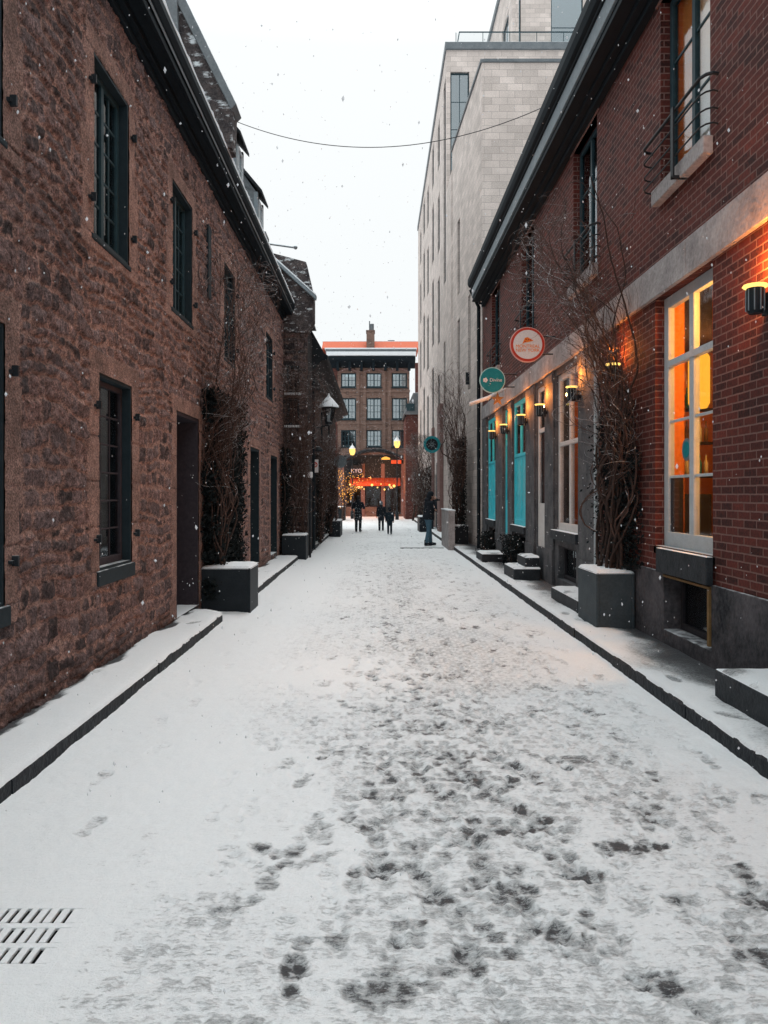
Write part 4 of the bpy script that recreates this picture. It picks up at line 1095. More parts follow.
s2 = round_sign('round teal sign with pale rim, flower emblem and white script lettering', c, rr, 'sign_mint', None, 3.15)
yf = c[1] - .024
MB().disc((c[0], yf, c[2]), 0, rr * .93, .012, 48).build('face', M['sign_teal'], s2)
text_obj('lettering', 'Divine', .14, M['white_paint'], (c[0] + .075, yf - .01, c[2]), s2, .003, width=.27)
q = MB()
for k in range(5):
    a = k * 2 * PI / 5; q.disc((c[0] - .16 + .032 * math.cos(a), yf - .01, c[2] + .032 * math.sin(a)), 0, .024, .006 + .0004 * k, 12)
q.build('flower_emblem', M['white_paint'], s2)
c = (2.33, 32.8, 3.85)
s3 = thing('ring_sign', 'teal ring shaped sign with dark centre hanging from the limestone wall', 'sign', c)
MB().disc(c, .25, .36, .08, 40).build('ring', M['sign_teal'], s3, bevel=.01)
MB().disc(c, 0, .252, .05, 40).build('centre', M['planter_dark'], s3)
q = MB()
for k in range(7):
    a = k * .9; q.tube([(c[0] + .16 * math.cos(a), c[1] - .04, c[2] + .16 * math.sin(a)), (c[0] + .05 * math.cos(a + 1.6), c[1] - .04, c[2] + .05 * math.sin(a + 1.6))], .012, 5)
q.build('scroll_emblem', M['sign_grey'], s3)
MB().tube([(c[0] + .34, c[1], c[2] + .02), (2.86, c[1], c[2] + .02)], .02, 8).build('bracket', M['iron'], s3)
# snow laden bracket arm with star ornament
s4 = thing('flag_pole', 'snow-covered slanting pole jutting from the wall below the teal round sign', 'pole', (3.1, 18.7, 4.25))
MB().tube([(3.12, 18.7, 4.30), (2.7, 18.7, 4.06), (2.22, 18.7, 3.90)], [.028, .028, .022], 8).build('pole', M['white_frame'], s4)
MB().tube([(3.05, 18.7, 4.29), (2.7, 18.7, 4.095), (2.24, 18.7, 3.94)], [.02, .035, .03], 7).build('snow', M['clean_snow'], s4)
st = thing('star_ornament', 'small star ornament lit orange below the teal round sign', 'ornament', (2.9, 18.62, 4.05))
pl = []
for k in range(10):
    a = PI / 2 + k * PI / 5; r_ = .17 if k % 2 == 0 else .07; pl.append((r_ * math.cos(a), r_ * math.sin(a)))
sto = MB().prism(pl, lambda p, t: (2.9 + p[0], t, 4.03 + p[1]), 18.58, 18.63); sto.build('star', M['ochre_wood'], st, bevel=.004)
MB().tube([(2.9, 18.6, 4.2), (2.93, 18.68, 4.2)], .006, 5).build('hook', M['iron'], st)

# ------------------------------------------------------------------ overhead cable
t_ = MB(); pts = []
A = Vector((-2.56, 14.0, 8.5)); B = Vector((2.72, 12.7, 8.10))
for i in range(33):
    s = i / 32; p = A.lerp(B, s); p.z -= .56 * 4 * s * (1 - s); pts.append(p)
o = t_.tube(pts, .0065, 6).build('overhead_cable', M['iron']); tag(o, 'thin dark cable sagging across the street between the two eaves', 'cable')

# ------------------------------------------------------------------ limestone building
lb = thing('limestone_building', 'tall modern pale limestone block with slit windows and roof terrace behind the brick building', 'building', (8, 38, 0))
XB = 2.82
slits = []
FB = lambda u, w, v: (XB + w, u, v)
cols_ = [(31.9, 32.7, 1), (34.8, 35.9, 0), (38.4, 39.6, 1), (42.2, 43.5, 0), (45.6, 47.0, 1), (49.2, 50.6, 0)]
for a, b, k in cols_:
    for z0, z1 in ((4.2, 7.2), (8.6, 11.6), (12.8, 15.4), (16.6, 18.7)):
        if k: z0 += .6; z1 += .9
        if z1 > 19.3: z1 = 19.3
        slits.append((a, b, z0, z1))
slits = [q for q in slits if not (q[0] == 31.9 and q[2] > 9)] + [(31.75, 32.75, 10.5, 18.9)]
slits.append((30.0, 30.6, .1, 2.6)); slits.append((36.2, 37.6, .1, 2.7)); slits.append((44, 45.2, .2, 2.7))
wall_mb(MB(), FB, 31.702, 53.0, -.1, 19.78, slits, 0, .4).build('wall', M['lime_x'], lb)
wall_mb(MB(), FB, 29.22, 31.7, -.1, 13.99, slits, 0, .4).build('wall', M['lime_x'], lb)
wall_mb(MB(), FACE(31.4), XB + .002, 16, 14.0, 19.78, [(2.98, 3.75, 14.3, 18.9)], -.001, .3).build('wall', M['lime_y'], lb)
# corner glazing
window(lb, FACE(31.4), (2.98, 3.75, 14.3, 18.9), depth=.1, fw=.05, cols=2, rows=4, mun=.03, mat='teal_frame', glass='glass_sky')
MB().box(XB - .06, 16, 31.3, 53, 19.782, 20.07).build('cornice', M['roof_metal'], lb, bevel=.01)
MB().box(15.8, 16, 31.9, 53, -.1, 20.1).box(XB + .41, 15.8, 52.8, 53, -.1, 20.1).build('back_wall', M['lime_y'], lb)
# lower front volume, its street wall splayed
q = MB(); yb = 29.2
pl = [(3.15, 23.2), (16, 23.2), (16, 31.38), (2.845, 31.38), (2.845, 29.2)]
# street wall with slits (splayed frame)
dx, dy = (2.845 - 3.15), (29.2 - 23.2); LL = math.hypot(dx, dy); ex, ey = dx / LL, dy / LL
FS = lambda u, w, v: (3.15 + ex * u + ey * w, 23.2 + ey * u - ex * w, v)
sops = [(4.2, 4.75, 8.9, 11.55), (4.2, 4.75, 4.6, 8.0), (2.0, 2.5, 5.2, 8.3)]
wall_mb(MB(), FS, 0, LL, -.1, 14.7, sops, 0, .3).build('wall', M['lime_x'], lb)
wall_mb(MB(), FACE(23.2), 3.17, 16, -.1, 14.7, [], .0, .3).build('wall', M['lime_y'], lb)
MB().box(3.4, 16, 23.5, 31.38, 14.3, 14.69).build('terrace_floor', M['clean_snow'], lb)
cp = MB(); cp.fb(FS, -.04, LL + .1, -.05, .34, 14.70, 14.79); cp.box(3.2, 16, 23.15, 23.54, 14.702, 14.792)
cp.build('coping', M['roof_metal'], lb)
for o in sops: window(lb, FS, o, depth=.08, fw=.04, cols=1, rows=2, mun=.03, mat='teal_frame', glass='glass_dim')
for o in slits: window(lb, FB, o, depth=.05, fw=.05, cols=1, rows=3, mun=.03, mat='teal_frame', glass='glass_dim')
# penthouse and railing
PX = 6.3
wall_mb(MB(), FACE(36), PX, 16, 20.43, 27, [(6.45, 6.7, 20.6, 25), (8.1, 9.6, 20.6, 25)], 0, .3).build('wall', M['lime_y'], lb)
wall_mb(MB(), lambda u, w, v: (PX + w, u, v), 36.02, 50, 20.43, 27, [(37, 39, 20.6, 25)], 0.001, .3).build('wall', M['lime_x'], lb)
MB().box(PX - .1, 16, 35.9, 50, 27.0, 27.3).build('cornice', M['roof_metal'], lb)
for o in ((6.45, 6.7, 20.6, 25), (8.1, 9.6, 20.6, 25)): window(lb, FACE(36), o, depth=.08, fw=.05, cols=1, rows=3, mun=.04, mat='teal_frame', glass='glass_sky')
window(lb, lambda u, w, v: (PX + w, u, v), (37, 39, 20.6, 25), depth=.08, fw=.05, cols=2, rows=2, mun=.04, mat='teal_frame', glass='glass_sky')
rl = MB(); yr = 33.0; z0 = 20.07; z1 = 21.50
rl.box(3.5, 16, yr, yr + .04, z1 - .04, z1); rl.box(3.5, 3.54, yr + .045, 50, z1 - .04, z1)
for k in range(12): rl.box(3.36 + k * 1.15, 3.385 + k * 1.15, yr + .005, yr + .03, z0, z1 - .045)
for k in range(8): rl.box(3.36, 3.385, yr + 1.8 + k * 2, yr + 1.83 + k * 2, z0, z1 - .045)
ro = rl.build('railing', M['teal_frame'], lb)
MB().box(3.4, 16, yr + .015, yr + .02, z0 + .05, z1 - .06).build('pane', M['glass_clear'], ro)
# street level pier strips
MB().fb(FB, 32.8, 34.2, -.16, -.001, -.1, 5.6).build('pier', M['wood_red'], lb, bevel=.01)
MB().fb(FB, 37.8, 38.4, -.12, -.001, -.1, 5.0).build('pier', M['wood_red'], lb, bevel=.01)
MB().fb(FB, 34.3, 36.15, -.05, -.001, -.1, 3.2).build('cladding', M['pilaster'], lb, bevel=.01)
# thin light fitting on the splayed wall
MB().fb(FS, 2.2, 2.26, -.12, -.001, 5.35, 5.75).build('wall_fitting', M['iron'], lb)

# small brick house at the far right corner
hb = thing('corner_house', 'small far brick house with snowy grey roof at the right end of the street', 'house', (3.5, 55, 0))
MB().box(1.98, 5.5, 53.6, 57.6, -.1, 7.3).build('wall', M['side_brick'], hb)
MB().prism([(1.85, 7.25), (2.5, 8.75), (5.5, 8.75), (5.5, 7.25)], lambda p, t: (p[0], t, p[1]), 53.4, 57.8).build('roof', M['roof_metal'], hb, bevel=.02)
MB().box(2.05, 2.6, 53.35, 53.5, 7.5, 8.0).build('dormer_window', M['teal_frame'], hb)
MB().box(1.93, 2.0, 53.55, 57.6, 7.1, 7.25).build('gutter', M['eave'], hb)
MB().box(2.7, 3.0, 54.5, 54.9, 8.7, 11).build('chimney', M['side_brick'], hb)

# ------------------------------------------------------------------ far building across the end
fbld = thing('far_brick_building', 'four storey brown brick building with orange parapet closing the end of the street', 'building', (-.3, 62, 0))
F = FACE(YF); S = YF / 773.0
def fx(px): return (px - 377) * S
def fz(py): return 1.75 + (494 - py) * S
fops = []
cxs = [(341, 356), (366.5, 381.5), (392, 407)]
for a, b in cxs:
    for t_, b_ in ((373, 387.5), (398, 419.5), (430, 447)): fops.append((fx(a), fx(b), fz(b_), fz(t_)))
shop = [(fx(346), fx(361), .75, 4.0), (fx(365), fx(381), .75, 4.0), (fx(385), fx(401), .2, 4.0)]
wall_mb(MB(), F, fx(337.5), fx(409.5), -.1, fz(362), fops + shop, 0, .4).build('wall', M['far_brick'], fbld)
MB().box(fx(337.5), fx(409.5), 67.6, 68, -.1, 12).box(fx(337.5), fx(337.5) + .3, 60.41, 67.6, -.1, 12).box(fx(409.5) - .3, fx(409.5), 60.41, 67.6, -.1, 12).box(fx(338), fx(409), 60.41, 67.5, 4.6, 4.9).box(fx(338), fx(409), 60.41, 67.5, 8.2, 8.4).build('inner_wall', M['room_dark'], fbld)
MB().box(-9, fx(337.3), 60.1, 68, -.1, fz(366)).build('side_wing', M['side_brick'], fbld)
m = MB()
for z in (391, 423): m.fb(F, fx(337), fx(410), -.06, -.001, fz(z + 1.2), fz(z - 1))
for k in range(4): 
    x = (fx(358), fx(364.5), fx(384), fx(389.5))[k]; m.fb(F, x - .12, x + .12, -.08, -.001, fz(466), fz(368))
m.build('trim', M['far_brick'], fbld)
m = MB()
for a, b in cxs:
    a, b = fx(a - 2), fx(b + 2); n = 10; top = []
    for k in range(n + 1):
        s = k / n; x = a + (b - a) * s; top.append((x, fz(371.5) + .26 * math.sin(PI * s)))
    pl = top + [(x, z - .14) for x, z in reversed(top)]
    m.prism(pl, lambda p, t: (p[0], t, p[1]), YF - .1, YF - .002)
m.build('arch', M['wood_red'], fbld)
for o in fops: window(fbld, F, o, depth=.12, fw=.09, cols=4, rows=2 if o[3] - o[2] < 1.2 else 3, mun=.035, centre=.09, mat='teal_frame', glass='glass_sky', sill=.07, sill_mat='casing')
for i, o in enumerate(fops):
    if i not in (0, 1, 2): MB().box(o[0] + .15, o[1] - .15, 60.3, 60.33, o[2] + .1, o[3] - .1).build('curtain', M['curtain'], fbld)
m = MB()
m.prism([(-.02, fz(368)), (-.35, fz(364)), (-.75, fz(361)), (-.8, fz(358)), (.3, fz(357.5)), (.3, fz(368))], lambda p, t: (t, YF + p[0], p[1]), fx(329), fx(415))
for k in range(7):
    x = fx(338) + k * (fx(409) - fx(338)) / 6; m.fb(F, x - .1, x + .1, -.55, -.01, fz(371), fz(362))
m.build('cornice', M['eave'], fbld)
m = MB(); m.box(fx(327), fx(415.5), YF - .85, YF + .4, fz(357.3), fz(353.5)); m.build('cornice_snow', M['clean_snow'], fbld, bevel=.03)
MB().box(fx(326), fx(416), YF - .4, YF + .6, fz(353.3), fz(350.2)).build('parapet', M['roof_metal'], fbld)
MB().box(fx(325), fx(416.5), YF - .45, YF + .7, fz(350.1), fz(348.8)).build('parapet_snow', M['clean_snow'], fbld, bevel=.03)
m = MB().prism([(-.2, fz(348.7)), (1.2, fz(338.6)), (3.5, fz(338.6)), (3.5, fz(348.7))], lambda p, t: (t, YF + p[0], p[1]), fx(322), fx(419)); m.build('tiled_roof', M['orange_tile'], fbld)
MB().box(fx(321), fx(420), YF + 1.3, YF + 3.6, fz(338.5), fz(337.6)).build('roof_snow', M['clean_snow'], fbld, bevel=.03)
m = MB().box(fx(366.5), fx(374.5), YF - .1, YF + 1.0, fz(348.7), fz(331.5)).box(fx(366), fx(375), YF - .15, YF + 1.05, fz(331.4), fz(330.4)); m.build('chimney', M['far_brick'], fbld)
MB().tube([(fx(369.5), YF + .4, fz(330.4)), (fx(369.5), YF + .4, fz(320))], .05, 6).tube([(fx(372), YF + .4, fz(330.4)), (fx(372), YF + .4, fz(323))], .16, 10).build('flue', M['roof_metal'], fbld)
MB().box(fx(351), fx(366), YF + 3, YF + 5, fz(340), fz(334)).box(fx(361), fx(362), YF + 2.9, YF + 3, fz(339), fz(335)).box(fx(363.5), fx(364.5), YF + 2.9, YF + 3, fz(339), fz(335)).build('roof_unit', M['roof_metal'], fbld, bevel=.1)
MB().box(fx(376), fx(409), YF + 3.6, YF + 6, fz(340), fz(334.5)).build('roof_unit', M['fascia'], fbld, bevel=.3)
MB().box(fx(388.5), fx(395.5), YF + 3.4, YF + 3.59, fz(338), fz(331.5)).build('roof_vent', M['teal_frame'], fbld)
# shopfront of the restaurant
MB().box(fx(344), fx(405), YF - .10, YF - .003, 3.06, 4.75).build('darkening_panel', M['planter_dark'], fbld)  # dark panel added to darken the too evenly lit band above the shop
for o in shop: window(fbld, F, o, depth=.15, fw=.08, cols=2, rows=2, mun=.05, mat='dark_door', glass='glass_clear')
m = MB()
for px in (346 - 2.5, 363, 383, 403): m.fb(F, fx(px) - .14, fx(px) + .14, -.12, -.001, -.1, 4.1)
m.build('column', M['wood_red'], fbld)
aw = thing('awning', 'red restaurant awning with snow glowing at the end of the street', 'awning', (0, 59.4, 3))
yz = lambda p, t: (t, YF + p[0], p[1])
MB().prism([(-.13, 3.0), (-1.0, 2.60), (-1.0, 2.36), (-.96, 2.36), (-.96, 2.57), (-.13, 2.93)], yz, fx(350), fx(400)).build('canvas', M['awning'], aw)
m = MB()
for px in (350.5, 375, 399.5): m.tube([(fx(px), YF - .13, 2.4), (fx(px), YF - .98, 2.5)], .02, 5)
m.build('frame', M['iron'], aw)
point('awning_light', (fx(370), YF - 1.5, 3.15), 34, (1, .28, .08), .1)
point('awning_light', (fx(357), YF - 1.5, 3.1), 20, (1, .28, .08), .1)
sg = thing('restaurant_sign', 'pale pink lit letters above the red awning', 'sign', (fx(358), YF - .5, 3.5))
MB().box(fx(351), fx(362.5), YF - .62, YF - .14, 3.12, 3.98).build('panel', M['planter_dark'], sg)
text_obj('lettering', 'KYO', .8, M['glow_pink'], (fx(356.7), YF - .66, 3.52), sg, .02, width=.82)
rg_ = thing('red_lit_sign', 'small glowing red sign right of the arched canopy', 'sign', (fx(396), YF - .6, 4.3))
MB().box(fx(391), fx(401), YF - .7, YF - .55, fz(464), fz(460.5)).build('panel', M['glow_red'], rg_, bevel=.03)
MB().tube([(fx(396), YF - .6, fz(462)), (fx(396), YF, fz(462))], .03, 6).build('bracket', M['iron'], rg_)
# arched canopy
cn = thing('arched_canopy', 'arched snow-covered terrace canopy over the restaurant front', 'canopy', (0, 58.6, 0))
def arch_pts(r, z0, n=18, a=0.0): return [(fx(345) + (fx(405) - fx(345)) * k / n, z0 + r * math.sin(PI * k / n)) for k in range(n + 1)]
top = arch_pts(.75, fz(460)); low = arch_pts(.70, fz(461.5))
MB().prism(top + list(reversed(low)), lambda p, t: (p[0], t, p[1]), 58.3, 59.7).build('roof', M['iron'], cn)
t2 = [(x, z + .10) for x, z in top]
MB().prism(t2 + [(x, z + .005) for x, z in reversed(top)], lambda p, t: (p[0], t, p[1]), 58.32, 59.68).build('snow_cover', M['slate'], cn)
for px in (345.5, 404.5): MB().tube([(fx(px), 58.4, -.05), (fx(px), 58.4, fz(460))], .06, 8).build('post', M['iron'], cn)
# pendant bulbs under the canopy
bulbs = [(350, 484.5, .07), (362, 487, .06), (372, 485, .10), (377.5, 487.5, .06), (381, 484, .05), (389.5, 485, .08), (394, 486, .11), (364, 489, .05), (384.5, 489.5, .07)]
lab = ['hanging bulb at the left end of the restaurant front', 'low bulb left of the first brick column', 'bright bulb in the middle restaurant window', 'small bulb right of the bright middle bulb',
       'small white bulb near the second column', 'warm bulb in the right restaurant window', 'brightest bulb at the right of the restaurant window', 'dim bulb in front of the first column', 'amber bulb in front of the second column']
for (px, py, r_), lbl in zip(bulbs, lab):
    p = ((px - 377) * 59.0 / 773, 59.0, 1.75 + (494 - py) * 59.0 / 773)
    t_ = thing('pendant_bulb', lbl, 'bulb', p, 'bulbs glowing in front of the restaurant')
    MB().ball(p, r_, n=8, m=6).build('globe', M['glow_yellow'], t_, smooth=True)
    MB().tube([(p[0], p[1], p[2] + r_), (p[0], p[1], fz(461))], .008, 4).build('cord', M['iron'], t_)
ol = thing('canopy_lamp', 'wide orange heat lamp glowing under the arched canopy', 'lamp', (fx(386), 58.2, fz(458)))
px = fx(385.5)
MB().lathe((px, 58.15, fz(460.5)), [(.0, 0), (.34, 0), (.30, .12), (.08, .2), (0, .2)], 16).build('lamp_shade', M['glow_amber'], ol, smooth=True)
MB().tube([(px, 58.15, fz(458)), (px, 58.15, fz(452))], .015, 5).build('cord', M['iron'], ol)
point('lamp_light', (px, 57.9, fz(462)), 70, (1, .4, .1), .1, ol)
point('room_light', (-.6, 62.5, 3.6), 25, (1, .5, .2), .3)
point('room_light', (1.2, 62.5, 3.6), 15, (1, .5, .2), .3)
# snow on restaurant terrace glow
point('terrace_light', (-1.5, 57.5, 2.4), 130, (1, .33, .12), .2)
point('terrace_light', (1.2, 57.2, 2.4), 85, (1, .33, .12), .2)

# street lanterns at the end
def street_lamp(x, y, zc, label, on=True, s=1.0):
    t = thing('street_lamp', label, 'street lamp', (x, y, 0), 'globe street lamps at the end of the street')
    MB().lathe((x, y, 0), [(.0, 0), (.12, 0), (.12, .5), (.05, .6), (.04, zc - .4), (.09, zc - .33), (0, zc - .33)], 10).build('post', M['iron'], t, smooth=True)
    MB().lathe((x, y, zc), [(0, -.27), (.12, -.25), (.21, -.02), (.20, .18), (.1, .22), (0, .22)], 12).build('globe', M['glow_yellow' if on else 'glass'], t, smooth=True)
    MB().lathe((x, y, zc), [(.24, .18), (.12, .36), (.03, .46), (.02, .56), (0, .56), (0, .2)], 12).build('cap', M['clean_snow'], t, smooth=True)
    point('lamp_light', (x, y - .4, zc), 16, (1, .55, .18), .1, t)
    return t
street_lamp(-1.74, 54.5, 4.75, 'glowing globe street lamp left of the restaurant canopy')
street_lamp(1.36, 52.5, 5.15, 'glowing globe street lamp right of the restaurant canopy')

# wall lantern with white conical cap
wl_ = thing('wall_lantern', 'black wall lantern with white snow-capped cone roof on the low dark house', 'lantern', (-1.45, 23.4, 4.2))
x, y = -1.46, 23.4
MB().lathe((x, y, 4.2), [(0, -.28), (.10, -.28), (.19, .14), (0, .14)], 6).build('body', M['glass'], wl_)
q = MB()
for k in range(6):
    a = k * PI / 3; q.tube([(x + .10 * math.cos(a), y + .10 * math.sin(a), 3.92), (x + .19 * math.cos(a), y + .19 * math.sin(a), 4.34)], .014, 5)
q.lathe((x, y, 4.2), [(0, -.36), (.12, -.34), (.12, -.27), (0, -.27)], 8); q.lathe((x, y, 4.2), [(0, .12), (.22, .12), (.22, .17), (0, .17)], 6)
q.tube([(-2.1, y, 4.0), (-1.8, y, 3.75), (x, y, 3.84)], .025, 6); q.tube([(-2.1, y, 3.4), (-1.9, y, 3.5), (-1.7, y, 3.74)], .02, 6)
q.build('frame', M['iron'], wl_)
MB().lathe((x, y, 4.37), [(.31, 0), (.29, .06), (.12, .26), (.04, .34), (.02, .42), (0, .42), (0, 0)], 12).build('cap', M['clean_snow'], wl_, smooth=True)
# dome lamp, parking sign, post, hexagonal sign
dl = thing('dome_lamp', 'small unlit dome lamp bracketed to the low dark house', 'lamp', (-1.75, 24.5, 3.3))
q = MB().lathe((-1.88, 24.5, 3.1), [(.0, .16), (.10, .14), (.17, .05), (.17, 0), (.15, 0), (0, .1)], 14); q.build('lamp_shade', M['iron'], dl)
MB().tube([(-2.1, 24.5, 3.4), (-1.95, 24.5, 3.42), (-1.88, 24.5, 3.25)], .015, 6).build('bracket', M['iron'], dl)
ps = thing('parking_sign', 'small white no-parking plate with red ring on a post by the low dark house', 'sign', (-1.93, 24.0, 0))
MB().tube([(-1.93, 24.04, 0), (-1.93, 24.04, 2.95)], .022, 6).build('post', M['iron'], ps)
MB().box(-2.04, -1.82, 23.99, 24.01, 2.42, 2.82).build('plate', M['white_paint'], ps, bevel=.003)
q = MB().disc((-1.93, 23.983, 2.66), .055, .085, .01, 20); q.tube([(-1.98, 23.98, 2.61), (-1.88, 23.98, 2.71)], .01, 4); q.build('symbol', M['sign_red'], ps)
bp = thing('marker_post', 'slim black post with a white top beside the second left planter', 'post', (-1.93, 22.0, 0))
MB().tube([(-1.84, 21.25, -.03), (-1.84, 21.25, 2.2)], .03, 8).build('post', M['iron'], bp)
MB().box(-1.91, -1.77, 21.2, 21.3, 2.2, 2.36).build('cap', M['clean_snow'], bp, bevel=.02)
hs = thing('hexagonal_sign', 'grey eight-sided blank sign hanging near the end of the low dark house', 'sign', (-1.6, 34, 3.0))
pl = [(.30 * math.cos(PI / 8 + k * PI / 4), .30 * math.sin(PI / 8 + k * PI / 4)) for k in range(8)]
MB().prism(pl, lambda p, t: (-1.62 + p[0], t, 3.18 + p[1]), 34.0, 34.05).build('panel', M['sign_grey'], hs, bevel=.006)
MB().tube([(-2.1, 34.03, 3.5), (-1.6, 34.03, 3.5)], .02, 6).build('bracket', M['iron'], hs)

# fairy-lit tree
def small_tree(label, base, h, seed, lights):
    rk = random.Random(seed); t = thing('fairy_light_tree', label, 'tree', base)
    tr = MB(); cr = MB(); lts = MB()
    def grow(p, d, r, n, lvl):
        pts = [p.copy()]; rs = [r]
        for i in range(n):
            d = (d + Vector((rk.gauss(0, .2), rk.gauss(0, .2), .06))).normalized(); p = p + d * .16
            pts.append(p.copy()); rs.append(r * (1 - .6 * (i + 1) / n))
            if lvl < 3 and i > (2 if lvl == 0 else 0) and rk.random() < .6:
                grow(p.copy(), (d + Vector((rk.gauss(0, .8), rk.gauss(0, .8), rk.gauss(.1, .3)))).normalized(), rs[-1] * .6, max(3, int(n * .55)), lvl + 1)
            if rk.random() < lights * (1 if lvl else .4): lts.ball(p + Vector((rk.gauss(0, .05), -.05, rk.gauss(0, .05))), .028, n=5, m=4)
        (tr if lvl == 0 else cr).tube(pts, rs, 5, cap=False)
    grow(Vector(base), Vector((0, 0, 1)), .09, int(h / .2), 0); 
    tr.build('trunk', M['bark'], t, recalc=False); cr.build('crown', M['twig'], t, recalc=False)
    if lts.v: lts.build('string_lights', M['glow_amber'], t)
    return t
small_tree('bare little tree wound with orange fairy lights left of the restaurant', (-2.25, 50, -.05), 3.6, 21, .5)
small_tree('dark bare tree right of the restaurant front', (2.35, 50.2, -.05), 3.4, 37, .0)
point('tree_light', (-2.1, 49.2, 2.2), 30, (1, .35, .08), .3)
# terrace planters in front of the restaurant
planter(-2.9, -2.1, 50.5, 52.2, -.05, .9, 'dark planter below the fairy-lit tree near the restaurant', 'planter_dark')

# metal threshold strip near the man
o = MB().box(.75, 2.15, 24.9, 25.0, -.05, .022).build('metal_strip', M['iron'], None, bevel=.004); tag(o, 'dark metal strip lying across the snow at the feet of the man in jeans', 'metal strip')

# ------------------------------------------------------------------ people
def remesh(o, vox):
    r_ = o.modifiers.new('Remesh', 'REMESH'); r_.mode = 'VOXEL'; r_.voxel_size = vox
    s_ = o.modifiers.new('Smooth', 'SMOOTH'); s_.iterations = 3; s_.factor = .5
    o.data.polygons.foreach_set('use_smooth', [True] * len(o.data.polygons)); r_.use_smooth_shade = True
    return o
def hand(mb, w, d, side, s=1):
    """palm plus five curled fingers; w wrist point, d direction"""
    w = Vector(w); d = Vector(d).normalized(); a = d.cross(Vector((0, 0, 1)));
    a = a.normalized() if a.length > .1 else Vector((1, 0, 0)); b = a.cross(d)
    mb.tube([w, w + d * .04 * s, w + d * .085 * s], [.024 * s, .034 * s, .032 * s], 8)
    for k, l in enumerate((.066, .075, .07, .055)):
        o = w + d * .08 * s + a * (k - 1.5) * .019 * s
        mb.tube([o, o + d * l * .5 * s, o + (d * .85 + b * .35 * side) * l * s], [.009 * s, .0085 * s, .007 * s], 6)
    o = w + d * .025 * s - a * .03 * s
    mb.tube([o, o + (d * .6 - a * .6) * .04 * s, o + (d * 1.0 - a * .5) * .065 * s], [.011 * s, .01 * s, .008 * s], 6)

